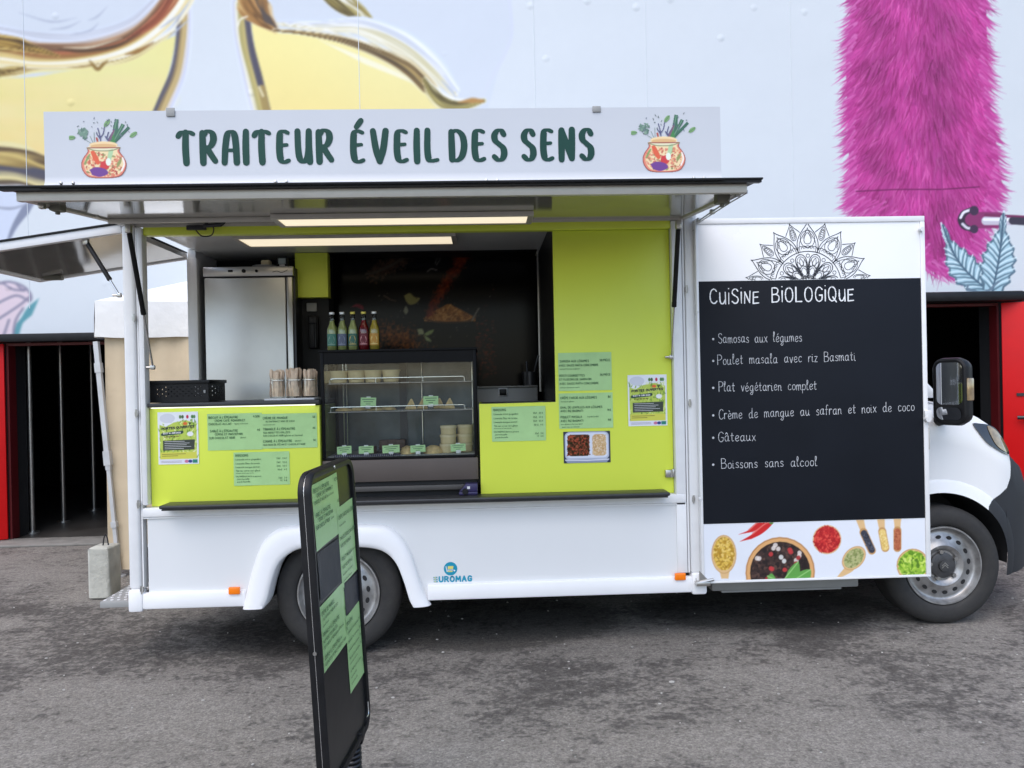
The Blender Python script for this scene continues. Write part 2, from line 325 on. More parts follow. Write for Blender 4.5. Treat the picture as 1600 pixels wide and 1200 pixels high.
# ---------------------------------------------------------------- hand lettering as strokes (cap height 10)
G = {
'A':'0,0 3,10|3,10 6,0|1.1,3.6 4.9,3.6','B':'0,0 0,10|~0,10 3.4,9.9 4.9,8.6 4.5,6.6 3,5.6 0,5.3|~0,5.3 3.6,5.2 5.6,4 5.5,1.6 4,.3 0,0',
'C':'~5.6,8.4 4.3,9.7 2.6,9.9 .9,8.2 .2,5 .8,1.8 2.5,.2 4.3,.3 5.7,1.6','D':'0,0 0,10|~0,10 3,9.8 5.5,8 6.2,5 5.5,2 3,.2 0,0',
'E':'0,0 0,10|0,10 4.8,10|0,5.2 4,5.2|0,0 5,0','F':'0,0 0,10|0,10 4.8,10|0,5.2 4,5.2','G':'~5.8,8.4 4.4,9.7 2.6,9.9 .9,8.2 .2,5 .8,1.8 2.5,.2 4.4,.4 5.6,1.8 5.8,4.4|3.6,4.4 5.8,4.4',
'H':'0,0 0,10|6,0 6,10|0,5 6,5','I':'0,0 0,10','J':'~3.5,10 3.5,3 2.6,.4 1,.1 0,1.6','K':'0,0 0,10|5.4,10 0,4.4|1.6,6 5.6,0','L':'0,10 0,0|0,0 4.8,0',
'M':'0,0 .6,10|.6,10 3.6,3|3.6,3 6.6,10|6.6,10 7.2,0','N':'0,0 0,10|0,10 5.8,0|5.8,0 5.8,10','O':'~3.1,10 .9,8.6 .1,5 .9,1.4 3.1,0 5.4,1.4 6.2,5 5.4,8.6 3.1,10','P':'0,0 0,10|~0,10 3.6,9.8 5.3,8.2 5,6 3.2,4.8 0,4.6',
'Q':'~3.1,10 .9,8.6 .1,5 .9,1.4 3.1,0 5.4,1.4 6.2,5 5.4,8.6 3.1,10|3.8,2.6 6.6,-.8','R':'0,0 0,10|~0,10 3.6,9.8 5.2,8.3 4.9,6.2 3.2,5 0,4.8|2.4,4.8 5.8,0','S':'~5,8.5 3.8,9.8 2,9.8 .5,8.4 .7,6.6 2.6,5.3 4.6,4 5.2,2.2 4.2,.5 2.3,0 .2,1.3',
'T':'0,10 6,10|3,10 3,0','U':'~0,10 0,4 .8,1 2.9,0 5,1 5.8,4 5.8,10','V':'0,10 3,0|3,0 6,10','W':'0,10 2,0|2,0 4,8|4,8 6,0|6,0 8,10','X':'0,10 5.6,0|5.6,10 0,0','Y':'0,10 3,5|6,10 3,5|3,5 3,0','Z':'0,10 5.4,10|5.4,10 0,0|0,0 5.6,0',
'a':'~4.2,5 2.6,5.7 .8,4.6 .2,2.6 1,.4 2.6,.3 3.9,2 4.2,5|~4.2,5.5 4.1,2 4.5,.4 5.5,.5','b':'0,10 0,0|~0,3.6 1.4,5.5 3.2,5.5 4.3,3.4 3.8,.9 2,0 0,1.2','c':'~4,4.8 2.6,5.7 .9,4.8 .2,2.7 .9,.6 2.5,.1 4.1,1',
'd':'~4.2,4.6 2.6,5.7 .8,4.6 .2,2.6 1,.4 2.6,.3 4.2,2|~4.3,10 4.2,2 4.6,.3 5.5,.5','e':'~.4,2.6 2.6,3 4,3.8 3.7,5.2 2.3,5.7 .8,4.6 .2,2.6 1,.5 2.6,.1 4.4,1.2','f':'~3.6,9.4 2.4,10 1.4,8.6 1.3,4 1.2,0|0,5.4 3.2,5.6',
'g':'~4.2,5 2.6,5.7 .8,4.6 .2,2.6 1,.6 2.6,.5 3.9,2 4.2,5|~4.2,5.5 4.2,0 3.6,-2.8 2,-3.4 .8,-2.4 2.4,-.8 5.2,.6','h':'0,10 0,0|~0,3 1.6,5.4 3.2,5.3 3.8,3.6 3.8,0','i':'~0,5.5 0,1.4 .6,.2 1.5,.5|.1,7.6','j':'~1,5.5 1,-2 0,-3|1,7.6',
'k':'0,10 0,0|3.6,5.5 0,2.4|1.2,3.4 3.8,0','l':'~0,3.4 1.6,7.6 1.4,9.8 .4,9.6 .2,6 .4,1.2 1.2,.1 2.2,.6','m':'0,5.5 0,0|~0,3.4 1.2,5.4 2.4,5.2 2.8,3.6 2.8,0|~2.8,3.4 4,5.4 5.2,5.2 5.6,3.6 5.6,1 6.4,.2','n':'0,5.5 0,0|~0,3.4 1.4,5.4 2.9,5.2 3.4,3.6 3.4,1 4.3,.3',
'o':'~2.2,5.6 .7,4.6 .2,2.7 .8,.7 2.3,.1 3.8,1 4.3,3 3.6,5 2.2,5.6','p':'~0,5.5 .1,2 0,-3.2|~0,3.8 1.5,5.6 3.3,5.4 4.2,3.4 3.6,1 2,.2 0,1','q':'~4.2,5 2.6,5.7 .8,4.6 .2,2.6 1,.6 2.6,.5 4,2|~4.2,5.5 4.2,0 4.4,-3.4','r':'0,5.5 0,0|~0,3.2 1,5 2.2,5.6 3.2,5','s':'~3.4,4.8 2.2,5.7 .7,5 .8,3.7 2.4,2.8 3.4,1.6 2.4,.2 .2,.7',
't':'~1.4,8.6 1.3,2 1.9,.3 3.4,.7|0,5.7 3.2,5.9','u':'~0,5.5 .1,1.6 1,.1 2.6,.5 3.6,2.4|~3.7,5.5 3.7,1.4 4.2,.3 5,.5','v':'0,5.5 1.9,0|1.9,0 3.9,5.6','w':'0,5.5 1.4,0|1.4,0 2.8,4.6|2.8,4.6 4.2,0|4.2,0 5.6,5.5','x':'0,5.5 3.8,0|3.8,5.6 0,0','y':'0,5.5 2,.4|~4,5.5 2,0 .8,-2.8 -.4,-3','z':'0,5.5 3.5,5.5|3.5,5.5 0,0|0,0 3.8,0',
'0':'~2.4,10 .6,8.4 .1,5 .6,1.6 2.4,0 4.2,1.6 4.8,5 4.2,8.4 2.4,10','1':'0,8 1.8,10|1.8,10 1.8,0','2':'~.2,8 1.4,9.8 3.4,9.7 4.4,7.8 3.4,5 0,0|0,0 4.8,0','3':'~.3,9 2.2,10 4,9 4,7 2,5.4|~2,5.4 4.4,4.2 4.4,1.4 2.4,0 .2,1.2','4':'3.4,0 3.4,10|3.4,10 0,3|0,3 5,3','5':'4.4,10 .8,10|.8,10 .5,5.6|~.5,5.6 2.6,6.2 4.4,4.8 4.4,1.8 2.6,0 .2,1','6':'~4,9.4 1.8,8.6 .4,5 .5,1.8 2.2,0 4.2,1.2 4.3,4 2.4,5.6 .5,4','7':'0,10 4.6,10|4.6,10 1.6,0','8':'~2.4,5.4 .6,7.4 1,9.6 2.4,10 4,9.4 4.2,7.4 2.4,5.4 .4,3 .6,.8 2.4,0 4.4,.8 4.6,3 2.4,5.4','9':'~4.4,6 2.4,4.6 .6,6 .7,8.8 2.4,10 4.2,9 4.4,6 3.8,2 2,0',
',':'~.4,1 .4,-.2 -.2,-1.6','.':'.2,.3','\'':'.2,10 0,7.4','(':'~1.6,10.6 .3,7.6 .3,2 1.6,-1','/':'0,-.6 3.6,10.4',')':'~0,10.6 1.3,7.6 1.3,2 0,-1',':':'.2,1|.2,5','-':'0,4 2.6,4','*':'.4,4.6','€':'~5,9 3.4,10 1.6,8.6 .9,5 1.6,1.4 3.4,0 5,1|0,6 4,6|0,4 4,4','&':'~5,0 1,6.6 1.2,9 2.6,9.6 3.4,8 .4,3 .6,.8 2.4,0 4.6,3.4'}
ACC = {'é':('e','2,7 3.2,8.6'),'è':('e','1.2,8.6 2.6,7'),'ê':('e','.8,7 2.2,8.6|2.2,8.6 3.6,7'),'à':('a','1.2,8.6 2.6,7'),'â':('a','.8,7 2.2,8.8|2.2,8.8 3.6,7'),'ö':('o','1,7.6|3.2,7.6'),
 'É':('E','2,11.4 4,13.4'),'È':('E','1.4,13.2 3.2,11.4'),'Ê':('E','.8,11.2 2.4,13|2.4,13 4,11.2'),'À':('A','1.8,13.2 3.4,11.4'),'Ï':('I','-1,12.4|1,12.4'),'Ö':('O','2,12.4|4.2,12.4'),'ç':('c','~2.5,0 3,-1.4 1.6,-2')}
def parse(spec, k):
    out = []
    for st in spec.split('|'):
        sm = st[0] == '~'; pts = [tuple(float(v) for v in p.split(',')) for p in st.lstrip('~').split()]
        out.append(smooth(pts, k) if sm and len(pts) > 2 else pts)
    return out
_gc = {}
def glyph(ch, k, over=None):
    key = (ch, k, id(over))
    if key not in _gc:
        if ch in ACC:
            b, a = ACC[ch]; st = glyph(b, k, over)[0] + parse(a, k); wd = glyph(b, k, over)[1]
        else:
            spec = (over or {}).get(ch) or G[ch]
            st = parse(spec, k); wd = max(p[0] for s_ in st for p in s_)
        _gc[key] = (st, wd)
    return _gc[key]
def text_strokes(txt, h, gap=2.2, space=4., k=5, over=None, jit=0., width=None):
    """returns list of 2-D strokes, baseline at y=0, cap height h; width stretches to a total"""
    x = 0; out = []
    for ch in txt:
        if ch == ' ': x += space; continue
        st, wd = glyph(ch, k, over)
        j = random.uniform(-jit, jit); sl = random.uniform(-jit, jit)*.04
        for s_ in st: out.append([(x+p[0]+p[1]*sl, p[1]+j) for p in s_])
        x += wd+gap
    x -= gap; sc = h/10; sx = sc if width is None else width/x
    return [[(p[0]*sx, p[1]*sc) for p in s_] for s_ in out], x*sx
def write(mb, txt, fr, x, y, h, w, off=.0015, right=False, slope=0., rough=False, **kw):
    st, tw = text_strokes(txt, h, **kw)
    x0 = x-tw if right else x
    for i, s_ in enumerate(st):
        ww = w if not rough else [w*random.uniform(.55, 1.15) for _ in s_]
        mb.ribbon([(x0+p[0], y+p[1]+slope*p[0]) for p in s_], ww, fr, off+(i % 14)*.00003)
    return tw

# ---------------------------------------------------------------- painted prints: colours stored on a fine mesh
class Canvas:
    def __init__(s, x0, x1, y0, y1, res, bg=(255, 255, 255), alpha=1.):
        s.x = np.arange(x0, x1+res*.5, res); s.y = np.arange(y0, y1+res*.5, res); s.res = res
        s.X, s.Y = np.meshgrid(s.x, s.y); s.c = np.empty(s.X.shape+(3,)); s.c[:] = bg; s.a = np.full(s.X.shape, float(alpha))
    def win(s, x0, x1, y0, y1):
        i0 = max(0, int((x0-s.x[0])/s.res)-1); i1 = min(len(s.x), int((x1-s.x[0])/s.res)+3)
        j0 = max(0, int((y0-s.y[0])/s.res)-1); j1 = min(len(s.y), int((y1-s.y[0])/s.res)+3)
        return (slice(j0, j1), slice(i0, i1)) if i1 > i0 and j1 > j0 else None
    def blend(s, w, al, col):
        al = al[..., None]; s.c[w] = s.c[w]*(1-al)+np.asarray(col, float)*al; s.a[w] = np.maximum(s.a[w], al[..., 0])
    def poly(s, pts, col, a=1., feather=None, grad=None):
        P = np.array(pts); f = feather or s.res*.7
        w = s.win(P[:, 0].min()-f, P[:, 0].max()+f, P[:, 1].min()-f, P[:, 1].max()+f)
        if not w: return
        X, Y = s.X[w], s.Y[w]; ins = np.zeros(X.shape, bool); d2 = np.full(X.shape, 1e9)
        for (ax, ay), (bx, by) in zip(P, np.roll(P, -1, 0)):
            if ay != by:
                c = ((ay > Y) != (by > Y)) & (X < (bx-ax)*(Y-ay)/(by-ay)+ax); ins ^= c
            dx, dy = bx-ax, by-ay; t = np.clip(((X-ax)*dx+(Y-ay)*dy)/(dx*dx+dy*dy+1e-15), 0, 1)
            d2 = np.minimum(d2, (X-ax-t*dx)**2+(Y-ay-t*dy)**2)
        d = np.sqrt(d2)*np.where(ins, 1, -1); al = np.clip(d/(2*f)+.5, 0, 1)*a
        if grad is not None: col = grad(X, Y)
        s.blend(w, al, col)
    def stroke(s, pts, wd, col, a=1., feather=None, fade=False):
        f = feather or s.res*.7; P = np.array(pts, float); ws = np.full(len(P), wd) if np.isscalar(wd) else np.interp(np.linspace(0, 1, len(P)), np.linspace(0, 1, len(wd)), wd)
        m = ws.max()/2+f
        w = s.win(P[:, 0].min()-m, P[:, 0].max()+m, P[:, 1].min()-m, P[:, 1].max()+m)
        if not w: return
        X, Y = s.X[w], s.Y[w]; al = np.zeros(X.shape); n = len(P)
        for i in range(n-1):
            (ax, ay), (bx, by) = P[i], P[i+1]; dx, dy = bx-ax, by-ay
            t = np.clip(((X-ax)*dx+(Y-ay)*dy)/(dx*dx+dy*dy+1e-15), 0, 1)
            d = np.hypot(X-ax-t*dx, Y-ay-t*dy); hw = (ws[i]*(1-t)+ws[i+1]*t)/2
            v = np.clip((hw-d)/(2*f)+.5, 0, 1)*np.clip(hw*2/f*.6+.15, 0, 1)
            if fade: v = v*(1-(i+t)/(n-1))
            al = np.maximum(al, v)
        s.blend(w, al*a, col)
    def band(s, pts, wd, cols, streak=1., a=1., seed=0):
        """glassy ribbon: colours run across its width and are drawn out in streaks along it"""
        P = np.array(pts, float); n = len(P); ws = np.interp(np.linspace(0, 1, n), np.linspace(0, 1, len(wd)), wd) if hasattr(wd, '__len__') else np.full(n, wd)
        m = ws.max()/2+.03; w = s.win(P[:, 0].min()-m, P[:, 0].max()+m, P[:, 1].min()-m, P[:, 1].max()+m)
        if not w: return
        X, Y = s.X[w], s.Y[w]; best = np.full(X.shape, 1e9); S_ = np.zeros(X.shape); T = np.zeros(X.shape); HW = np.full(X.shape, 1e-3)
        for i in range(n-1):
            (ax, ay), (bx, by) = P[i], P[i+1]; dx, dy = bx-ax, by-ay; L2 = dx*dx+dy*dy+1e-15; t = np.clip(((X-ax)*dx+(Y-ay)*dy)/L2, 0, 1)
            d = np.hypot(X-ax-t*dx, Y-ay-t*dy); k = d < best; best = np.where(k, d, best)
            S_ = np.where(k, np.sign((Y-ay)*dx-(X-ax)*dy)*d, S_); T = np.where(k, (i+t)/(n-1), T); HW = np.where(k, (ws[i]*(1-t)+ws[i+1]*t)/2, HW)
        q = S_/HW; g = np.random.default_rng(seed); nz = 0
        for k in range(9): nz = nz+np.sin(q*g.uniform(2, 15)+T*g.uniform(-14, 14)+g.uniform(0, 6.3))/(2.2+k*.25)
        C = np.array(cols, float); u = np.clip((q+1)/2*(len(C)-1)+nz*streak*.42, 0, len(C)-1.001); i0 = u.astype(int); fr = u-i0; fr = fr*fr*(3-2*fr)
        col = C[i0]*(1-fr[..., None])+C[i0+1]*fr[..., None]
        al = np.clip((HW*(1+.10*nz*streak)-best)/(2*s.res*.8)+.5, 0, 1)*a; s.blend(w, al, col)
    def ell(s, cx, cy, rx, ry, col, a=1., rot=0., feather=None, grad=None):
        t = np.linspace(0, 2*math.pi, 28, False); c, q = math.cos(rot), math.sin(rot)
        s.poly([(cx+rx*math.cos(v)*c-ry*math.sin(v)*q, cy+rx*math.cos(v)*q+ry*math.sin(v)*c) for v in t], col, a, feather, grad)
    def speck(s, test, n, r0, r1, cols, a=1., long=1.):
        """seeds, grains and crumbs scattered where test(x, y) is true"""
        k = 0
        while k < n:
            x = random.uniform(s.x[0], s.x[-1]); y = random.uniform(s.y[0], s.y[-1]); k += .02
            if not test(x, y): continue
            k += .98; r = random.uniform(r0, r1); s.ell(x, y, r*long, r, random.choice(cols), a, random.uniform(0, 3.14))
    def mesh(s, name, fr, m, parent=None, keep=None):
        H, Wd = s.X.shape; o, ux, uy, nn = fr
        co = np.array(o)[None, None]+s.X[..., None]*np.array(ux)+s.Y[..., None]*np.array(uy)
        idx = np.arange(H*Wd).reshape(H, Wd)
        q = np.stack([idx[:-1, :-1], idx[:-1, 1:], idx[1:, 1:], idx[1:, :-1]], -1).reshape(-1, 4)
        am = np.minimum.reduce([s.a[:-1, :-1], s.a[:-1, 1:], s.a[1:, 1:], s.a[1:, :-1]]).reshape(-1)
        if keep is not None: am = np.where(keep[:-1, :-1].reshape(-1), am, 0)
        q = q[am > .4]; used = np.unique(q); re = np.full(H*Wd, -1); re[used] = np.arange(len(used)); q = re[q]
        co = co.reshape(-1, 3)[used]; cc = lin(np.clip(s.c.reshape(-1, 3)[used], 0, 255))
        me = bpy.data.meshes.new(name); me.from_pydata(co.tolist(), [], q.tolist()); me.update()
        at_ = me.color_attributes.new('Col', 'FLOAT_COLOR', 'POINT'); at_.data.foreach_set('color', np.hstack([cc, np.ones((len(cc), 1))]).astype(np.float32).ravel())
        return link(name, me, m, parent)
UX, UZ, NF = Vector((1, 0, 0)), Vector((0, 0, 1)), Vector((0, -1, 0))
def frame(o, ux=UX, uy=UZ, n=NF): return (Vector(o), Vector(ux), Vector(uy), Vector(n))
# ================================================================ SETTING
def asphalt():
    m = bpy.data.materials.new('worn asphalt'); m.use_nodes = True; n = m.node_tree.nodes; L = m.node_tree.links
    b = n['Principled BSDF']; b.inputs['Roughness'].default_value = .85; b.inputs['Specular IOR Level'].default_value = .3
    tc = n.new('ShaderNodeTexCoord'); mp = n.new('ShaderNodeMapping'); L.new(tc.outputs['Object'], mp.inputs[0]); mp.inputs['Scale'].default_value = (1, 1.5, 1); mp.inputs['Rotation'].default_value = (0, 0, R(-8))
    def noise(sc, det, ro=.6, vec=mp.outputs[0], dist=0):
        x = n.new('ShaderNodeTexNoise'); x.inputs['Scale'].default_value = sc; x.inputs['Detail'].default_value = det; x.inputs['Roughness'].default_value = ro; x.inputs['Distortion'].default_value = dist
        L.new(vec, x.inputs['Vector']); return x.outputs['Fac']
    def math_(op, a, b_, c=None):
        x = n.new('ShaderNodeMath'); x.operation = op
        for i, v in enumerate((a, b_, c)):
            if v is None: continue
            if isinstance(v, (int, float)): x.inputs[i].default_value = v
            else: L.new(v, x.inputs[i])
        return x.outputs[0]
    big = noise(.8, 5, .55, dist=.5); mid = noise(7., 9, .74, dist=.2); crumb = noise(30., 8, .75, tc.outputs['Object']); fine = noise(70, 6, .7, tc.outputs['Object']); grit = noise(120, 3, .6, tc.outputs['Object'])
    # worn pale binder with crusty dark remains: broken edges from the finer noises, gathered in zones by the big one
    v = math_('ADD', math_('MULTIPLY', big, 1.0), math_('MULTIPLY', mid, .75)); v = math_('ADD', v, math_('MULTIPLY', crumb, 1.0))
    rp = n.new('ShaderNodeValToRGB'); e = rp.color_ramp.elements
    e[0].position = .40; e[0].color = (.250, .230, .206, 1); e[1].position = .62; e[1].color = (.072, .064, .057, 1)
    for p_, c_ in ((.506, (.208, .190, .168)), (.530, (.124, .113, .103)), (.57, (.092, .083, .075))): x = rp.color_ramp.elements.new(p_); x.color = (*c_, 1)
    mr = n.new('ShaderNodeMapRange'); mr.inputs[1].default_value = .15; mr.inputs[2].default_value = 2.6; L.new(v, mr.inputs[0]); L.new(mr.outputs[0], rp.inputs[0])
    vo = n.new('ShaderNodeTexVoronoi'); vo.inputs['Scale'].default_value = 9; vo.inputs['Randomness'].default_value = 1; L.new(tc.outputs['Object'], vo.inputs['Vector'])
    sp = math_('LESS_THAN', vo.outputs['Distance'], .035)
    vo2 = n.new('ShaderNodeTexVoronoi'); vo2.inputs['Scale'].default_value = 45; L.new(tc.outputs['Object'], vo2.inputs['Vector'])
    sp2 = math_('LESS_THAN', vo2.outputs['Distance'], .13)
    gm = n.new('ShaderNodeMapRange'); gm.inputs[1].default_value = .3; gm.inputs[2].default_value = .7; gm.inputs[3].default_value = .66; gm.inputs[4].default_value = 1.38; L.new(grit, gm.inputs[0])
    fm = n.new('ShaderNodeMapRange'); fm.inputs[1].default_value = .3; fm.inputs[2].default_value = .7; fm.inputs[3].default_value = .8; fm.inputs[4].default_value = 1.2; L.new(fine, fm.inputs[0])
    g = n.new('ShaderNodeVectorMath'); g.operation = 'SCALE'; L.new(rp.outputs[0], g.inputs[0]); L.new(math_('MULTIPLY', gm.outputs[0], fm.outputs[0]), g.inputs['Scale'])
    a1 = n.new('ShaderNodeMix'); a1.data_type = 'RGBA'; a1.inputs['B'].default_value = (.42, .40, .37, 1); L.new(g.outputs[0], a1.inputs['A']); L.new(math_('MULTIPLY', sp, .8), a1.inputs['Factor'])
    a2 = n.new('ShaderNodeMix'); a2.data_type = 'RGBA'; a2.inputs['B'].default_value = (.25, .24, .225, 1); L.new(a1.outputs['Result'], a2.inputs['A']); L.new(math_('MULTIPLY', sp2, .5), a2.inputs['Factor'])
    vo3 = n.new('ShaderNodeTexVoronoi'); vo3.inputs['Scale'].default_value = 85; L.new(tc.outputs['Object'], vo3.inputs['Vector'])
    st = n.new('ShaderNodeMapRange'); st.inputs[3].default_value = .80; st.inputs[4].default_value = 1.20; sx_ = n.new('ShaderNodeSeparateColor'); L.new(vo3.outputs['Color'], sx_.inputs[0]); L.new(sx_.outputs[0], st.inputs[0])
    s2 = n.new('ShaderNodeVectorMath'); s2.operation = 'SCALE'; L.new(a2.outputs['Result'], s2.inputs[0]); L.new(st.outputs[0], s2.inputs['Scale'])
    # ragged dark patches under the truck: stains, and its shade painted into the colour
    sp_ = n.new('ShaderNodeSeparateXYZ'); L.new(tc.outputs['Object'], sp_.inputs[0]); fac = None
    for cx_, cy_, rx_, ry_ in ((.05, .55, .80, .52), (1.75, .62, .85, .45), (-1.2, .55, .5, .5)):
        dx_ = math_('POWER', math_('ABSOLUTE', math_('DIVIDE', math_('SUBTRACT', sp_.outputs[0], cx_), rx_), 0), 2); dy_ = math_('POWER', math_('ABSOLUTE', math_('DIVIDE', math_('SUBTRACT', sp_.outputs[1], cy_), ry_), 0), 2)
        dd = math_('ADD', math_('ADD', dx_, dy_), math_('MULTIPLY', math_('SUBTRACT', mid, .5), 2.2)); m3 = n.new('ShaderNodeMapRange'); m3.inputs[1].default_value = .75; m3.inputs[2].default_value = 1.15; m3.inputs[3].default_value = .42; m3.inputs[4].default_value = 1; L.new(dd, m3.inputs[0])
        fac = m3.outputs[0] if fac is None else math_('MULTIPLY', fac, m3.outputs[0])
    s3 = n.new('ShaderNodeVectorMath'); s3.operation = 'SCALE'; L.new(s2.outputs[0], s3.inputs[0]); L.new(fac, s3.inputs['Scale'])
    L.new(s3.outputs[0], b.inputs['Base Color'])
    bp = n.new('ShaderNodeBump'); bp.inputs['Distance'].default_value = .006
    L.new(math_('ADD', math_('MULTIPLY', grit, .5), math_('ADD', math_('MULTIPLY', fine, .8), math_('MULTIPLY', mid, -.6))), bp.inputs['Height']); L.new(bp.outputs[0], b.inputs['Normal'])
    return m
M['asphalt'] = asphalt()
gx_ = [-300, -60, -20, -9]+list(np.linspace(-6, 6, 61))+[9, 20, 60, 300]
gz_ = lambda x, y: -.035*math.exp(-((x+.85)/1.5)**2-(y/1.5)**2)        # the tarmac sags a little under the rear axle
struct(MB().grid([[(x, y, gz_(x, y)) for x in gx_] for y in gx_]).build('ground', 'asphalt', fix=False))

# loose grit and tiny litter on the tarmac
gb = MB()
for i in range(420):
    x, y = random.uniform(-3.6, 4.2), random.uniform(-2.6, 2.6); s_ = random.uniform(.0025, .0065)*(1.6 if random.random() < .06 else 1)
    q = bmesh.ops.create_icosphere(gb.bm, subdivisions=1, radius=s_, matrix=Matrix.Translation((x, y, s_*.5+gz_(x, y))) @ Matrix.Diagonal((random.uniform(.8, 1.7), random.uniform(.7, 1.3), .7, 1)))
gb = gb.build('grit', mat('pale grit', (.42, .40, .37), .9, var=.35, vs=3)); gb['kind'] = 'stuff'; gb['label'] = 'pale loose grit scattered over the tarmac'; gb['category'] = 'grit'
# ---- exhibition hall with its printed tarpaulin front
BY = 3.6
hall = thing('exhibition_hall', 'large hall clad in white tarpaulin printed with wine glasses and pink fur', 'building', (0, BY, 0))
mp = lambda px, py: xz(px, py, BY-.03)
mps = lambda pts: [mp(*p) for p in pts]
LB, RB = 2.06, 2.31            # lower edges of the sheet over the two doorways
bgw = (210, 215, 219)
FR = frame((0, BY-.03, 0))
cv = Canvas(-6.6, .9, LB, 6.1, .0115, bgw)
GOLD, PALE, BRN, OLV, DKB, CRM, GRY = (196, 160, 84), (230, 219, 152), (128, 92, 52), (160, 140, 84), (82, 80, 96), (236, 229, 196), (186, 188, 196)
def sm(pts, k=7): return smooth(mps(pts), k)
def liquid(c0, c1, zlo, zhi):
    def g(X, Y):
        t = np.clip((Y-zlo)/(zhi-zlo), 0, 1)[..., None]; w = (.5+.5*np.sin(X*2.1+Y*1.3))[..., None]*.35
        return np.array(c0)*(1-t)+np.array(c1)*t+np.array((10, -2, -22))*w
    return g
# left glass: bowl of wine
cv.poly(sm([(-260, -40), (300, -60), (300, 0), (294, 70), (278, 130), (255, 175), (215, 230), (140, 275), (70, 296), (-40, 310), (-260, 300)]), (204, 210, 219), .8)
cv.poly(sm([(-260, 112), (0, 122), (100, 112), (200, 90), (268, 58), (274, 66), (262, 120), (244, 172), (205, 225), (140, 268), (60, 285), (-60, 300), (-260, 290)]), PALE, 1, grad=liquid((228, 204, 148), (228, 221, 154), 3.9, 4.8))
for i in range(46):
    y0 = random.uniform(125, 270); x0 = random.uniform(-150, 180); cv.stroke(sm([(x0, y0), (x0+random.uniform(60, 140), y0+random.uniform(-8, 8))], 3), random.uniform(.04, .14), random.choice([(234, 214, 160), (222, 214, 142), (232, 222, 170)]), .25, feather=.06)
cv.band(sm([(289, 10), (287, 60), (279, 112), (262, 155), (246, 190)]), [.15, .155, .17, .17, .16], [DKB, (92, 88, 98), (150, 128, 90), (198, 174, 120), (186, 162, 110), (214, 206, 200), (200, 204, 220), (222, 226, 236)], .5, seed=1)
# wave of wine above the bowl
cv.band(sm([(-120, 116), (0, 112), (60, 104), (140, 100), (205, 86), (272, 48)]), [.13, .14, .13, .13, .12, .05], [(230, 219, 152), (226, 214, 160), (150, 118, 66), (238, 232, 206), (230, 228, 222), (236, 230, 210)], 1.2, seed=2)
cv.band(sm([(-140, 60), (0, 74), (60, 84), (128, 82), (192, 66), (238, 36), (270, -4), (288, -50)]), [.36, .36, .31, .29, .31, .33, .36, .4], [(236, 230, 208), (228, 208, 150), (240, 236, 222), (214, 190, 124), (150, 106, 62), (176, 104, 72), (112, 80, 58), (186, 150, 118), (206, 208, 216), (214, 220, 232)], 1.1, seed=3)
cv.band(sm([(200, 62), (240, 34), (270, -6), (284, -50)]), [.03, .10, .13, .14], [(206, 150, 104), (150, 82, 58), (122, 66, 48), (190, 116, 84)], 1.2, seed=4)
cv.band(sm([(-140, 58), (0, 66), (50, 76), (92, 87)]), [.22, .17, .09, .02], [(206, 176, 104), (104, 78, 40), (180, 146, 74), (86, 66, 40), (196, 164, 92)], 1.3, seed=5)
cv.band(sm([(-80, 112), (0, 110), (40, 104)]), [.14, .11, .02], [(150, 128, 70), (104, 82, 46), (196, 172, 108), (226, 216, 176)], 1.2, seed=6)
cv.stroke(sm([(140, 95), (148, 104), (153, 107), (158, 103), (168, 95)]), [.012, .04, .05, .04, .012], (140, 110, 58)); cv.stroke(sm([(148, 98), (153, 103), (158, 98)]), [.008, .02, .008], (236, 226, 190))
cv.stroke(sm([(196, 85), (215, 80), (240, 66)]), [.012, .045, .01], (150, 112, 62)); cv.stroke(sm([(90, 76), (126, 80), (180, 72), (220, 52)]), [.008, .03, .03, .008], (84, 64, 46)); cv.stroke(sm([(100, 74), (140, 74), (190, 60)]), [.006, .016, .006], (240, 230, 200))
cv.band(sm([(-60, 40), (0, 46), (70, 58), (140, 56), (202, 36), (246, -4)]), [.04, .09, .10, .12, .10, .06], [(196, 198, 208), (222, 226, 236), (186, 188, 198), (212, 218, 230)], 1.2, .8, seed=7)
for q in ([(78, 46), (104, 43), (126, 33)], [(138, 32), (152, 26), (168, 10)], [(110, 55), (140, 48), (154, 36)], [(30, 20), (80, 34), (120, 28)], [(250, 44), (285, 20)], [(262, 60), (296, 30)], [(270, 40), (298, 0)]):
    cv.stroke(sm(q, 5), [.008, .022, .006], (176, 182, 196))
# foot of the bowl
cv.band(sm([(-160, 258), (0, 260), (70, 272), (140, 290)]), [.42, .44, .40, .36], [(204, 208, 218), (92, 78, 62), (222, 208, 152), (86, 82, 90), (80, 80, 94), (150, 126, 76), (204, 180, 112), (92, 74, 54), (226, 214, 160)], 1.1, seed=8)
# stem and foot of the left glass, low on the wall
cv.poly(sm([(-80, 300), (30, 296), (60, 305), (40, 335), (18, 372), (2, 392), (-60, 400)], 5), (203, 210, 226)); cv.stroke(sm([(58, 306), (40, 328), (22, 355), (10, 384)], 6), [.03, .09, .05, .02], (132, 138, 158)); cv.stroke(sm([(-30, 318), (14, 326), (44, 318)], 6), [.01, .025, .01], (150, 154, 170))
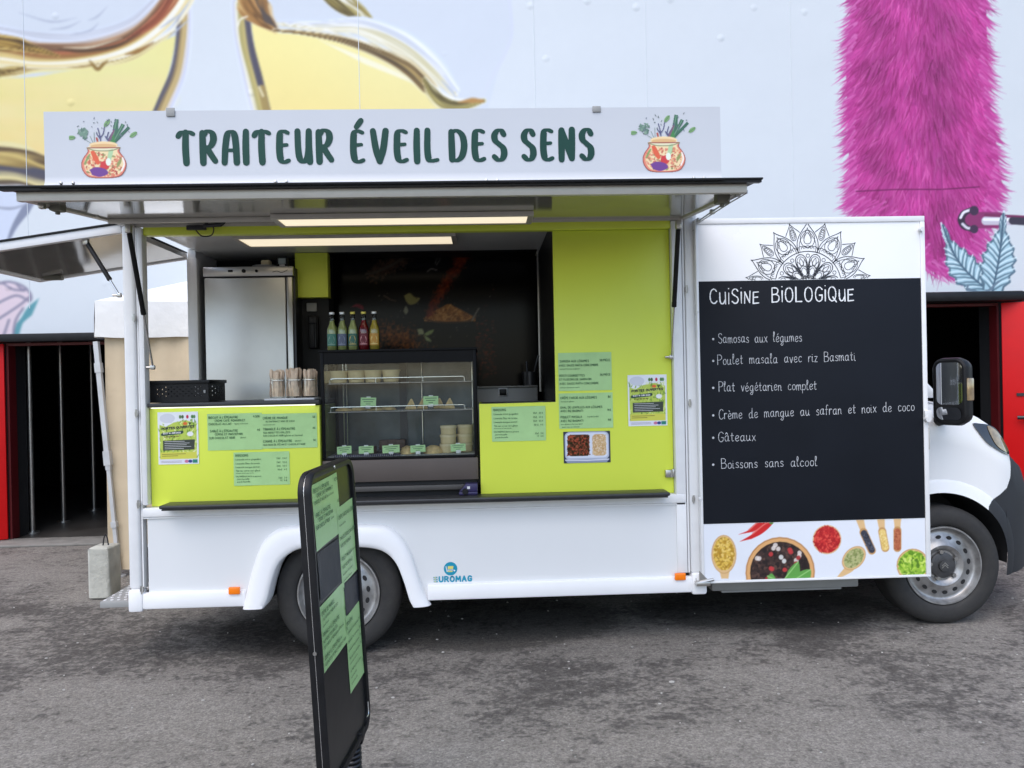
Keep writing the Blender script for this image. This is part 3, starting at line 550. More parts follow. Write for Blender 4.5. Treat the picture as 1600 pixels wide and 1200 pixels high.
# right glass
cv.poly(sm([(366, -60), (366, 20), (374, 80), (396, 172), (420, 230), (500, 300), (640, 300), (740, 230), (762, 170), (785, 90), (800, 40), (795, -60)]), (204, 210, 219), .8)
cv.poly(sm([(392, 36), (430, 50), (470, 54), (520, 64), (580, 82), (640, 112), (668, 140), (690, 170), (700, 230), (640, 290), (500, 290), (428, 230), (408, 150)]), PALE, 1, grad=liquid((224, 206, 142), (236, 226, 160), 3.7, 5.0))
cv.poly(sm([(498, 62), (560, 86), (620, 112), (668, 142), (640, 128), (570, 100)], 5), (238, 232, 206), .9)
cv.band(sm([(374, 6), (380, 60), (393, 120), (414, 200)]), [.17, .19, .2, .2], [(222, 226, 234), (200, 202, 214), (232, 228, 210), (170, 158, 100), (192, 176, 114), (92, 88, 96), (80, 78, 94), (88, 82, 90)], .45, seed=11)
cv.stroke(sm([(409, 138), (416, 172), (424, 205)]), [.07, .075, .08], (160, 138, 86)); cv.stroke(sm([(405, 136), (411, 150)]), .02, (226, 216, 180))
cv.band(sm([(384, -50), (396, 0), (410, 26), (430, 46)]), [.36, .33, .24, .07], [(206, 170, 112), (160, 116, 66), (112, 80, 48), (190, 142, 86), (92, 78, 66), (146, 106, 64), (214, 190, 150)], 1.3, seed=12)
cv.stroke(sm([(408, 16), (418, 30), (428, 40)]), [.02, .08, .02], (86, 76, 72)); cv.stroke(sm([(386, 26), (376, 30), (372, 40)]), .016, (240, 236, 222))
cv.band(sm([(498, -50), (526, -8), (562, 22), (594, 46)]), [.34, .24, .16, .03], [(150, 134, 76), (96, 84, 52), (172, 158, 98), (232, 230, 222), (140, 124, 70), (176, 162, 104)], 1.3, seed=13)
cv.band(sm([(436, 36), (500, 40), (565, 40), (626, 64), (676, 102), (710, 142)]), [.05, .12, .20, .24, .22, .12], [(216, 208, 176), (234, 230, 214), (206, 198, 160), (228, 228, 226), (200, 204, 212), (232, 234, 238), (208, 216, 230)], 1.3, seed=14)
cv.band(sm([(428, 47), (474, 51), (530, 61), (588, 80), (636, 104), (668, 134), (694, 160)]), [.03, .05, .08, .13, .19, .18, .10], [(236, 228, 190), (128, 104, 66), (86, 72, 56), (176, 150, 94), (104, 84, 60), (216, 198, 150), (232, 226, 206)], 1.1, seed=15)
cv.band(sm([(664, 124), (676, 144), (694, 160), (720, 165), (756, 157)]), [.05, .14, .18, .14, .05], [(230, 220, 176), (120, 108, 62), (178, 166, 104), (92, 82, 52), (206, 196, 150), (232, 232, 228)], 1.2, seed=16)
cv.stroke(sm([(716, 160), (738, 157), (754, 158)], 5), [.01, .055, .03], (178, 134, 80)); cv.stroke(sm([(690, 126), (704, 140), (712, 152)], 5), [.01, .03, .01], (182, 190, 206)); cv.stroke(sm([(694, 118), (708, 136), (720, 148)], 5), [.01, .02, .01], (196, 202, 216))
for i in range(16):
    t = random.random(); x0 = 470+t*170; y0 = 46+t*t*40+random.uniform(-6, 6); cv.stroke(sm([(x0, y0), (x0+14, y0+3+t*6), (x0+30, y0+7+t*16)], 4), [.004, random.uniform(.008, .02), .004], random.choice([(244, 242, 236), (186, 176, 140), (236, 230, 200)]), .85)
cv.stroke(sm([(786, -60), (800, 40), (790, 82), (770, 118), (754, 150)]), [.02, .03, .03, .03, .02], (206, 210, 222))
# pale flower at the lower left corner
cv.poly(sm([(-80, 455), (0, 440), (18, 442), (36, 448), (48, 462), (44, 474), (30, 490), (20, 520), (-80, 560)], 5), (218, 200, 208))
cv.poly(sm([(61, 466), (44, 480), (34, 496), (24, 520), (34, 506), (50, 492)], 4), (92, 150, 160)); cv.poly([mp(-40, 560), mp(14, 540), mp(26, 505), mp(40, 490), mp(24, 540)], (92, 150, 160))
for q in ([(-40, 458), (6, 441), (34, 446), (48, 460), (46, 470), (28, 462), (8, 468), (-40, 494)], [(4, 442), (20, 452), (38, 454)], [(46, 464), (26, 480), (-30, 516)], [(36, 482), (24, 502), (20, 530)], [(14, 500), (4, 530)], [(26, 444), (34, 452), (40, 452)]): cv.stroke(sm(q, 6), .022, (136, 132, 152))
def soften(c, n):
    for _ in range(n):
        for ax in (0, 1): c.c = (np.roll(c.c, 1, ax)+2*c.c+np.roll(c.c, -1, ax))/4
soften(cv, 1)
cv.mesh('tarpaulin', FR, 'mural', hall)
# pink fur panel, feathers and chromed pin
cr = Canvas(3.3, 6.6, RB, 6.1, .0092, bgw)
furp = sm([(1338, -70), (1330, 30), (1322, 90), (1325, 200), (1328, 280), (1332, 325), (1380, 338), (1440, 390), (1452, 420), (1480, 425), (1520, 410), (1535, 370), (1548, 330), (1562, 290), (1556, 220), (1545, 150), (1542, 60), (1540, -70)], 6)
cr.poly(furp, (176, 62, 138))
F = np.array(furp); fx0, fx1 = F[:, 0].min(), F[:, 0].max(); cxm = (fx0+fx1)/2
def inside(x, y):
    r = False
    for (ax, ay), (bx, by) in zip(F, np.roll(F, -1, 0)):
        if (ay > y) != (by > y) and x < (bx-ax)*(y-ay)/(by-ay)+ax: r = not r
    return r
HAIR = [(202, 78, 156), (188, 62, 142), (162, 46, 118), (146, 40, 104), (212, 96, 168), (182, 56, 136), (196, 72, 150), (172, 52, 128), (192, 66, 146)]
def hair(x, y, ln, wd, col, al, spread=1.):
    s_ = (x-cxm)/(fx1-fx0)*2*spread; ang = -math.pi/2+s_*.75+random.gauss(0, .22)
    bend = s_*.25; p = [(x, y)]
    for k in range(4): ang += bend*.3; p.append((p[-1][0]+math.cos(ang)*ln/4, p[-1][1]+math.sin(ang)*ln/4))
    cr.stroke(p, [wd, wd*.9, wd*.7, wd*.35, .002], col, al)
hy0, hy1 = F[:, 1].min(), F[:, 1].max()
pts = []
while len(pts) < 6200:
    x, y = random.uniform(fx0, fx1), random.uniform(hy0, hy1)
    if inside(x, y): pts.append((x, y))
pts.sort(key=lambda p: p[1])          # lower hair first, so upper tufts lie over it
for x, y in pts:
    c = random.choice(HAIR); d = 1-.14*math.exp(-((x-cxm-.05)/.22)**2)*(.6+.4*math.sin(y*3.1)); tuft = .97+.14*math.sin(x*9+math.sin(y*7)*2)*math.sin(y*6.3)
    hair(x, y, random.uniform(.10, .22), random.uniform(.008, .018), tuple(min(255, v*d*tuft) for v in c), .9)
for i in range(620):
    k = random.randrange(len(F)); x, y = F[k]; x += random.uniform(-.03, .03); y += random.uniform(-.1, .1)
    if y > hy1-.05: continue
    s_ = 1 if x > cxm else -1; a_ = -math.pi/2+s_*random.uniform(.55, 1.15) if random.random() < .7 else -math.pi/2+s_*random.uniform(.2, .6)
    ln = random.uniform(.06, .17); p = [(x-s_*.06, y+.05), (x+math.cos(a_)*ln*.5, y+math.sin(a_)*ln*.5+.02), (x+math.cos(a_+s_*.2)*ln, y+math.sin(a_+s_*.2)*ln+.02)]
    cr.stroke(p, [.022, .012, .002], random.choice([(202, 84, 160), (190, 70, 148), (208, 112, 176), (176, 56, 134)]), .75)
cr.stroke(mps([(1338, 299), (1400, 296), (1470, 296), (1530, 292)]), .012, (110, 34, 84))
cr.stroke(mps([(1470, 200), (1472, 300), (1474, 350)]), .01, (150, 50, 118))
# chromed safety pin
cr.stroke(mps([(1518, 344), (1560, 344)]), .17, (138, 56, 106)); cr.stroke(mps([(1540, 345), (1580, 345)]), .09, (196, 190, 204)); cr.stroke(mps([(1538, 343), (1580, 343)]), .03, (240, 240, 244)); cr.stroke(mps([(1540, 336), (1600, 339)]), .03, (120, 52, 90)); cr.stroke(mps([(1582, 345), (1680, 350)]), .08, (62, 58, 72))
cr.stroke(sm([(1516, 328), (1506, 334), (1502, 343), (1506, 353), (1517, 358)], 6), [.05, .07, .08, .07, .05], (60, 48, 66)); cr.stroke(sm([(1516, 328), (1506, 332), (1501, 340)], 6), .028, (232, 230, 238)); cr.stroke(sm([(1504, 350), (1511, 356), (1518, 357)], 6), .028, (216, 212, 224)); cr.ell(*mp(1522, 329), .05, .05, (70, 52, 76)); cr.ell(*mp(1522, 358), .045, .045, (70, 52, 76))
# two feathers
def feather(base, tip, wid, bend):
    b, t = np.array(mp(*base)), np.array(mp(*tip)); d = t-b; L_ = np.hypot(*d); u = d/L_; v = np.array([-u[1], u[0]])
    sp = [b+u*L_*s_+v*bend*math.sin(s_*math.pi) for s_ in np.linspace(0, 1, 15)]
    half = [wid*(.16+.84*math.sin(min(1, s_*1.15+.12)*math.pi)**.8)*(1 if s_ < .97 else .1) for s_ in np.linspace(0, 1, 15)]
    Lf = [p+v*h*(1+.12*(-1)**i) for i, (p, h) in enumerate(zip(sp, half))]; Rt = [p-v*h*(1+.12*(-1)**i) for i, (p, h) in enumerate(zip(sp, half))]
    cr.poly(Lf+Rt[::-1], (172, 204, 216)); cr.stroke(Lf, .022, (92, 116, 132)); cr.stroke(Rt, .022, (92, 116, 132))
    for i in range(1, 14):
        for e, s2 in ((Lf, 1), (Rt, -1)):
            q = e[min(14, i+1)]; cr.stroke([sp[i-1], (sp[i-1]+q)/2+u*.01, q], [.02, .016, .012], (96, 124, 140)); cr.stroke([sp[i-1]+u*.04, (sp[i-1]+q)/2+u*.045, q+u*.03], .012, (214, 232, 238))
    cr.stroke(sp, .02, (80, 104, 122))
feather((1542, 452), (1473, 352), .15, .08); feather((1551, 454), (1568, 334), .17, -.02)
cr.stroke(sm([(1560, 440), (1540, 456), (1514, 452), (1512, 446)], 6), .022, (110, 130, 146)); cr.stroke(sm([(1514, 452), (1530, 458), (1550, 452)], 6), .02, (110, 130, 146))
cr.mesh('tarpaulin', FR, 'mural', hall)
def plain(x0, x1, z0, z1):
    c = Canvas(0, x1-x0, 0, z1-z0, max(x1-x0, z1-z0)/8, bgw); c.x = np.linspace(x0, x1, 9); c.y = np.linspace(z0, z1, 9); c.X, c.Y = np.meshgrid(c.x, c.y); c.c = np.empty(c.X.shape+(3,)); c.c[:] = bgw; c.a = np.ones(c.X.shape)
    c.mesh('tarpaulin', FR, 'mural', hall)
xa, xb = cv.x[-1], cr.x[0]
plain(xa, xb, LB, cv.y[-1]); plain(-12, cv.x[0], LB, cv.y[-1]); plain(cr.x[-1], 12, RB, cv.y[-1]); plain(-12, 12, cv.y[-1], 8.2)
seams = MB()
for px, py in ((1238, 200), (835, 90), (560, 60), (1010, 100), (40, 200)):
    x = at(px, py, BY-.03).x; seams.cyl((x, BY-.0305, 2.33), (x, BY-.0305, 8.1), .0035, seg=8)
seams.build_each('welded_seam', mat('tarpaulin seam', tuple(lin(bgw)), .62), hall)
# carcass: wall behind the sheet, doorways with dark interior
DL0, DL1 = at(15, 700, BY).x, at(330, 700, BY).x
DR0, DR1 = at(1200, 700, BY).x, at(1562, 700, BY).x
wall = MB()
for x0, x1, z0 in ((-12, DL0, 0), (DL0, DL1, LB), (DL1, DR0, 0), (DR0, DR1, RB-.02), (DR1, 12, 0)): wall.box((x0, BY, z0), (x1, BY+.3, 8.2))
wall.build('wall', mat('dark cladding', (.012, .012, .013), .8), hall)
for x0, x1, zt, deep in ((DL0, DL1, LB, 4.2), (DR0, DR1, RB-.02, 3.2)):
    r = MB(); y0, y1 = BY+.3, BY+.3+deep; w_ = 2.2
    r.box((x0-w_, y1, 0), (x1+w_, y1+.05, 3)); r.box((x0-w_-.05, y0, 0), (x0-w_, y1, 3)); r.box((x1+w_, y0, 0), (x1+w_+.05, y1, 3)); r.box((x0-w_, y0, 3), (x1+w_, y1, 3.05)); r.build('dark_interior', 'darkroom', hall)
    MB().box((x0-w_, BY+.02, .004), (x1+w_, y1, .012)).build('hall_floor', 'hallfloor', hall)
    MB().box((x0-.3, BY-.34, 0), (x1+.3, BY+.02, .022), .008).build('threshold', 'threshold', hall)
# canopies over the doorways
MB().box((DL0-1.5, BY-.16, LB-.07), (DL1+.1, BY-.035, LB+.01), .01).build('door_canopy', 'black', hall)
p0, p1 = at(1400, 470, BY-.1), at(1592, 456, BY-.1)
MB().box((p0.x, BY-.22, RB-.09), (p1.x, BY-.035, RB+.015), .03).build('door_canopy', 'black', hall)
for x0, x1, zt in ((DL0, DL1, LB-.075), (DR0, DR1, RB-.095)):
    rf = MB().box((x0, BY-.02, zt-.025), (x1, BY+.10, zt)).box((x0-.002, BY-.02, .02), (x0+.02, BY+.1, zt-.025)).box((x1-.02, BY-.02, .02), (x1+.002, BY+.1, zt-.025))
    rf.build('door_frame', mat('deep red frame', (.10, .004, .006), .5), hall)
def leaf(hx, zt, ang, lng, hy=BY-.06):
    m = Matrix.Translation((hx, hy, 0)) @ Matrix.Rotation(ang, 4, 'Z')
    d = MB().box((0, -.05, .03), (lng, 0, zt), .006, m=m).box((.06, -.056, .06), (lng-.06, -.051, .30), m=m).build('door', 'red', hall)
    h = MB().cyl((.12, -.11, 1.02), (lng-.14, -.11, 1.02), .02).cyl((.2, -.11, 1.02), (.2, -.05, 1.02), .015).cyl((lng-.2, -.11, 1.02), (lng-.2, -.05, 1.02), .015).box((.12, -.062, 1.24), (lng-.1, -.051, 1.27)).xf(m)
    h.build('push_bar', 'dark_metal', d)
leaf(DL0, LB-.08, R(200), .95); leaf(DR1, RB-.1, R(-32), 1.0)
for px, Y in ((48, 3.95), (97, 4.6), (145, 5.4)):
    a = at(px, 700, Y); MB().cyl((a.x, Y, .012), (a.x, Y, 2.9), .026).cyl((a.x, Y, .012), (a.x, Y, .03), .07).build('metal_pole', 'steel', hall)

# ---- gazebo beside and behind the truck
TY = 1.95
pa = at(148, 480, TY); tx0, tz1 = pa.x, at(148, 470, TY).z; tz0 = at(160, 526, TY).z
tent = thing('gazebo_tent', 'white canopy tent with beige side wall behind the rear of the food truck', 'tent', (tx0, TY, 0))
tx1, ty1 = tx0+3.0, TY+1.45
pk = Vector(((tx0+tx1)/2, (TY+ty1)/2, tz1+.55)); c = MB()
def edge(a, b, n=20, sag=.03): return [Vector(a).lerp(Vector(b), t)-Vector((0, 0, sag*math.sin(t*math.pi))) for t in np.linspace(0, 1, n)]
corn = [(tx0, TY, tz1), (tx1, TY, tz1), (tx1, ty1, tz1), (tx0, ty1, tz1)]
for a, b in zip(corn, corn[1:]+corn[:1]):
    e = edge(a, b); c.grid([e, [p.lerp(pk, .5)-Vector((0, 0, .05)) for p in e], [p.lerp(pk, .97) for p in e]])
    out = Vector((a[1]-b[1], b[0]-a[0], 0)).normalized()*-1
    c.grid([[p+Vector((0, 0, .002)) for p in e], [p+out*.012*math.sin(i*1.7)-Vector((0, 0, (tz1-tz0)*.5)) for i, p in enumerate(e)], [p+out*.02*math.sin(i*1.3+1)-Vector((0, 0, (tz1-tz0)+.008*math.sin(i*1.1))) for i, p in enumerate(e)]])
c.build('canopy', 'canvas', tent)
xl = np.linspace(tx0+.05, tx1, 60)
MB().grid([[(x, TY+.06+.035*math.sin(x*9+z*.4)+.02*math.sin(x*23+z), z) for x in xl] for z in np.linspace(.05, tz1-.02, 14)]).build('side_wall', 'beige', tent)
for cx, cy, l0, l1 in ((tx0+.02, TY+.02, (150, 530), (187, 905)), (tx1, TY+.03, None, None), (tx1, ty1, None, None), (tx0+.02, ty1, None, None)):
    if l0: a, b = at(*l0, TY+.02), at(*l1, TY+.02)
    else: a, b = Vector((cx, cy, tz0)), Vector((cx, cy, 0))
    b.z = 0; d = (b-a); lg = MB()
    mm = lambda p: p
    lg.tube([a+d*.01, a+d*.55], .026, 4).tube([a+d*.5, b], .02, 4).tube([a+d*.5-d*.03, a+d*.5+d*.03], .036, 4).tube([a+d*.78-d*.012, a+d*.78+d*.012], .03, 4).cyl((b.x-.0, b.y, 0), (b.x, b.y, .012), .05)
    lg.tube([a+d*.12-d*.02, a+d*.12+d*.02], .034, 4)
    lg.build('leg', 'tentleg', tent)
tb = MB(); z_ = tz0+.06
tb.tube([(tx0+.05, TY+.03, z_-.05), (tx0+.8, TY+.03, z_+.04), (tx0+1.5, TY+.03, z_-.05)], .012, 6).tube([(tx0+.05, TY+.03, z_+.05), (tx0+.8, TY+.03, z_-.04), (tx0+1.5, TY+.03, z_+.05)], .012, 6).build('truss', 'tentleg', tent)
# concrete ballast block
a, b = at(137, 930, 1.3), at(171, 930, 1.3); zt = at(160, 856, 1.3).z
cb = thing('concrete_block', 'rough concrete ballast block with a wire hook beside the tent leg', 'concrete block', ((a.x+b.x)/2, 1.45, 0))
blk = MB().box((a.x, 1.3, 0), (b.x, 1.50, zt), .022, 3)
for v in blk.bm.verts: v.co += Vector((random.uniform(-.006, .006), random.uniform(-.006, .006), random.uniform(-.005, .005)*(v.co.z > .05)))
blk.build('block', 'concrete', cb, 50)
hx = (a.x+b.x)/2+.01
MB().tube(smooth([(hx-.02, 1.40, zt-.01), (hx-.012, 1.40, zt+.05), (hx, 1.40, zt+.075), (hx+.012, 1.40, zt+.05), (hx+.02, 1.40, zt-.01)], 4), .005, 6).build('hook', 'dark_metal', cb)
MB().cyl((a.x+.01, 1.4, zt*.68), (a.x-.03, 1.4, zt*.68), .015).build('peg', 'tray', cb)
# ================================================================ FOOD TRUCK
truck = thing('food_truck', 'white food truck with lime green counter and raised serving hatch', 'food truck', (0, 0, 0))
XA, XB, ZS = -1.965, 1.225, .277          # rear end, front end of the box body, skirt's lower edge
DP = 1.85                                 # depth of the box body
OX0, OX1, OZ0, OZ1 = -1.852, 1.075, .845, 2.385
p0_ = lambda pts, Y=0.: [xz(x, y, Y) for x, y in pts]
f_in = p0_([(414, 948), (420, 936), (427, 908), (438, 879), (458, 861), (481, 854), (530, 853), (575, 854), (602, 861), (620, 879), (632, 908), (640, 934), (646, 946)])
f_out = p0_([(380, 950), (388, 915), (396, 885), (408, 852), (427, 831), (455, 821), (520, 820), (593, 819), (622, 832), (641, 860), (655, 900), (664, 925), (674, 944)])
f_in_s, f_out_s = smooth(f_in, 5), smooth(f_out, 5)
# side wall with the wheel arch cut out of it
arch = [(x, z) for x, z in f_in]
out_ = [(OX0-.01, .30)] + [(arch[0][0]-.01, .30)] + [(x-.0, max(z, .30)+.012) for x, z in arch[1:-1]] + [(arch[-1][0]+.01, .30)] + [(OX1+.01, .30), (OX1+.01, .80), (OX0-.01, .80)]
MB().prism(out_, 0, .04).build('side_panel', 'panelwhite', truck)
sk = MB()
for x0, x1 in ((OX0-.04, f_out_s[0][0]+.02), (f_out_s[-1][0]-.02, XB-.07)):
    sk.box((x0, -.022, ZS+.012), (x1, .02, .380), .012)
sk.build_each('skirt', 'skirt', truck)
cap = MB().box((XA-.002, -.028, ZS), (OX0-.035, .05, .40), .014).box((XB-.075, -.028, ZS), (XB+.012, .05, .40), .014); cap.build_each('skirt_end_cap', 'skirt', truck)
rows = []
for (a, b) in zip(f_in_s, f_out_s):
    a, b = Vector((a[0], 0, a[1])), Vector((b[0], 0, b[1]))
    pr = [(0, .10), (0, -.030), (.06, -.042), (.25, -.046), (.6, -.044), (.85, -.036), (.96, -.022), (1, .0)]
    rows.append([Vector((a.x+(b.x-a.x)*t, y, a.z+(b.z-a.z)*t)) for t, y in pr])
MB().grid(rows).build('wheel_arch', 'skirt', truck, 50)
# wheel house
wh = MB(); r1 = [Vector((x, .05, z+.006)) for x, z in f_in_s]; r2 = [Vector((x, .42, z+.006)) for x, z in f_in_s]
wh.grid([r1, r2]); wh.box((f_in[0][0]-.05, .42, .30), (f_in[-1][0]+.05, .44, .80)); wh.build('wheel_house', 'blackmat', truck)
# corner posts
po = MB()
po.box((XA, -.012, .40), (-1.900, .055, 2.40), .016, 3).box((-1.893, -.004, .40), (-1.886, .05, 2.40)).box((-1.882, -.014, .86), (OX0, .05, 2.385), .006)
po.box((OX1, -.014, .80), (1.132, .05, 2.385), .006).box((1.137, -.006, .40), (1.146, .05, 2.40)).box((1.150, -.014, .40), (XB, .055, 2.40), .010)
po.box((OX1-.0, -.010, .40), (1.132, .04, .80), .002)
po.build_each('corner_post', 'alu', truck)
fr_ = MB().box((OX0-.03, -.018, .795), (OX1+.055, .05, OZ0), .007).box((OX0-.028, -.010, .786), (OX1+.05, .03, .794)); fr_.build('opening_frame', 'alu', truck)
hg = MB()
for px, py in ((209, 497), (213, 646), (216, 788), (221, 922), (1073, 452), (1078, 630), (1084, 780), (1087, 905)):
    a = at(px, py, -.02); hg.cyl((a.x, -.02, a.z-.022), (a.x, -.02, a.z+.022), .006, seg=8).cyl((a.x, -.02, a.z-.006), (a.x, -.02, a.z+.008), .009, seg=8).box((a.x-.008, -.021, a.z-.014), (a.x+.008, -.004, a.z+.014), .002)
hg.build_each('latch', 'steel', truck)
# remaining shell
sh = MB(); sh.box((XA, DP-.04, .40), (XB, DP, 2.50), .004).box((XA, .0, 2.44), (XB, DP-.045, 2.50), .004).box((XB-.05, .06, .40), (XB-.004, DP-.045, 2.435)).box((XA, .945, .40), (XA+.05, DP-.045, 2.435)).box((XA+.001, .06, .40), (XA+.04, .94, .60))
sh.box((XA, .002, 2.405), (XB, .05, 2.438)); sh.build('shell', 'white', truck)
MB().box((XA-.004, .93, .60), (XA+.062, .99, 2.37), .004).build('rear_door_post', 'alu', truck)
MB().box((XA+.04, .06, .56), (XB-.06, DP-.05, .60)).build('floor', 'blackmat', truck)
MB().box((XA+.06, .065, 2.418), (XB-.06, DP-.05, 2.432)).build('ceiling', 'ceiling', truck)
MB().box((OX0, .0, 2.3455), (OX1, .06, 2.395), .004).build('lintel', 'lime', truck)
MB().box((XA+.02, -.004, 2.388), (XB-.02, .001, 2.403)).build('hinge_rail', 'alu_beige', truck)
x750, x865, x500 = at(750, 700, .03).x, at(866, 500, .03).x, at(500, 700, .03).x
z630, z637 = at(800, 630, .03).z, at(370, 636, .03).z
MB().prism([(x750, OZ0+.002), (OX1-.002, OZ0+.002), (OX1-.002, 2.344), (x865, 2.344), (x865, z630), (x750, z630)], .03, .05, .0015).build('counter_panel', 'lime', truck)
MB().prism([(OX0+.002, OZ0+.002), (x500, OZ0+.002), (x500, z637), (OX0+.002, z637)], .03, .05, .0015).build('counter_panel', 'lime', truck)
MB().box((x500-.012, .052, OZ0), (x500-.0, .5, z637)).box((x750+.001, .052, OZ0), (x750+.013, .5, z630)).build_each('counter_side', 'lime', truck)
MB().box((OX0+.003, .0, z637+.008), (x500+.005, .60, z637+.03), .003).build('counter_top', 'ledge', truck)
MB().box((OX0+.02, .012, z637+.001), (x500-.02, .028, z637+.007)).build('light_strip', 'ledstrip', truck)
MB().box((x750, .052, z630-.022), (OX1-.01, .5, z630-.002)).build('counter_top', 'steel', truck)
l0, l1 = at(254, 790, -.06).x, at(1044, 772, -.06).x
MB().box((l0, -.115, OZ0+.006), (l1, .028, OZ0+.026), .008).box((l0+.01, -.10, OZ0-.004), (l1-.01, -.016, OZ0+.004)).build('serving_ledge', 'ledge', truck)
MB().box((x500+.001, .03, OZ0-.002), (x750-.001, .62, OZ0+.004)).build('counter_top', 'blackmat', truck)
a = at(1047, 740, .02); MB().box((a.x-.028, .008, a.z-.02), (a.x+.004, .029, a.z+.022), .003).box((a.x+.010, .008, a.z-.02), (a.x+.028, .029, a.z+.026), .003).cyl((a.x+.006, .012, a.z-.02), (a.x+.006, .012, a.z+.022), .007).build('door_hinge', 'steel', truck)
# kitchen inside: back wall with its dark spice picture, partitions, hood
PY_ = 1.35
kx0, kx1 = at(500, 500, PY_).x-.15, x865+.02
kc = Canvas(kx0, kx1, .6, 2.415, .008, (10, 9, 11))
kp = lambda px, py: xz(px, py, PY_-.002); kps = lambda pts, k=5: smooth([kp(*p) for p in pts], k)
for i in range(90):
    x, y = random.uniform(590, 830), random.uniform(470, 640); kc.ell(*kp(x, y), .05, .04, (14, 17, 30), .25, feather=.03)
heap = [(664, 497), (676, 487), (690, 480), (700, 475), (712, 480), (728, 488), (742, 497), (730, 502), (700, 503), (676, 501)]
kc.poly(kps(heap), (150, 98, 44)); hp = [kp(*p) for p in heap]
for i in range(420):
    x = random.uniform(664, 742); top = 475+abs(x-702)*.56; y = random.uniform(top+1, 501)
    if y < 502: kc.ell(*kp(x, y), random.uniform(.004, .012), .005, random.choice([(176, 120, 56), (120, 74, 30), (150, 96, 40), (196, 144, 80), (96, 56, 24)]), .8, random.random()*3)
kc.stroke(kps([(664, 498), (680, 503), (704, 504), (730, 502), (744, 494)]), .012, (70, 46, 30)); kc.stroke(kps([(738, 500), (742, 492), (748, 482)]), .012, (120, 116, 108))
for i in range(600):                       # falling red spice
    t = random.random(); x = 728-60*t+random.gauss(0, 5-2*t); y = 392+t*100+random.gauss(0, 5); kc.ell(*kp(x, y), random.uniform(.006, .02), .007, random.choice([(90, 22, 12), (120, 40, 16), (70, 14, 10), (140, 66, 26)]), .55*(1-t*.5), random.random()*3)
for i in range(520):                       # loose heap behind the bottles
    x, y = random.gauss(622, 22), random.gauss(528, 11)+0; y += (x-622)*.32
    kc.ell(*kp(x, y), random.uniform(.006, .016), .005, random.choice([(110, 58, 24), (84, 44, 20), (140, 82, 34), (60, 30, 14)]), .7, random.random()*3)
for i in range(420):
    t = random.random(); x = 580+t*55+random.gauss(0, 4); y = 428-t*24+random.gauss(0, 7); kc.ell(*kp(x, y), random.uniform(.006, .014), .006, random.choice([(96, 72, 54), (70, 50, 38), (52, 36, 30)]), .6, random.random()*3)
kc.stroke(kps([(572, 428), (590, 424), (612, 414), (632, 402)]), .02, (70, 62, 54))
for i in range(160): kc.ell(*kp(random.uniform(744, 775), random.gauss(545, 26)), random.uniform(.005, .014), .006, random.choice([(90, 24, 18), (64, 16, 14), (110, 44, 24)]), .6)
for pts, c_ in (([(631, 462), (640, 458), (648, 464), (656, 466), (650, 474), (640, 476), (634, 470)], (128, 124, 74)), ([(652, 514), (660, 514), (662, 522), (654, 523)], (142, 148, 116)), ([(662, 522), (670, 517), (678, 515), (674, 522), (666, 525)], (124, 140, 92)), ([(662, 524), (670, 528), (674, 534), (666, 532)], (136, 148, 104)), ([(630, 486), (634, 478), (638, 486), (634, 492)], (120, 124, 108)), ([(548, 480), (556, 475), (566, 477), (568, 484), (558, 480)], (112, 26, 44))): kc.poly(kps(pts), c_)
for i in range(70): kc.ell(*kp(random.uniform(560, 770), random.uniform(440, 560)), .004, .004, random.choice([(90, 84, 74), (60, 40, 30), (110, 112, 96)]), .7)
kc.stroke(kps([(668, 424), (674, 420), (682, 422)]), .012, (110, 106, 100)); kc.stroke(kps([(680, 412), (684, 400), (688, 404), (682, 414)]), .008, (100, 98, 94)); kc.stroke(kps([(600, 462), (610, 468), (618, 470)]), .008, (90, 74, 60))
kc.mesh('back_wall_picture', frame((0, PY_, 0)), 'printgloss', truck)
MB().box((kx0-.6, PY_+.005, .6), (kx1+.3, PY_+.03, 2.418)).build('back_wall', 'blackmat', truck)
MB().box((x865+.004, .052, .6), (x865+.025, PY_, 2.415)).build('partition', 'black', truck)
a, b = at(838, 380, 1.2), at(838, 612, 1.2); MB().box((x865-.006, 1.19, b.z), (x865+.003, 1.20, a.z)).build('partition_edge', 'steel', truck)
px0, px1 = at(460, 500, 1.0).x, at(514, 500, 1.15).x
MB().box((px0+.01, 1.15, .6), (px1, PY_-.01, 2.415)).build('partition', 'blackmat', truck)
a, b = at(462, 465, 1.05), at(511, 384, 1.05); MB().box((a.x, 1.05, a.z), (b.x, 1.148, 2.415), .002).build('hanging_panel', 'lime', truck)
MB().box((px1+.004, 1.06, at(600, 391, 1.06).z), (x865-.01, PY_-.006, 2.415), .004).build('extractor_hood', 'black', truck)
a = at(487, 480, 1.14); MB().box((a.x-.035, 1.135, a.z-.03), (a.x+.035, 1.149, a.z+.03), .004).build('wall_switch', 'grey', truck)
a = at(490, 520, 1.12); MB().box((a.x-.035, 1.10, a.z-.11), (a.x+.035, 1.148, a.z+.12), .012).box((a.x-.03, 1.085, a.z+.06), (a.x+.03, 1.10, a.z+.115), .008).cyl((a.x+.02, 1.09, a.z-.1), (a.x+.02, 1.09, a.z+.06), .01).build('soap_dispenser', 'black', truck)
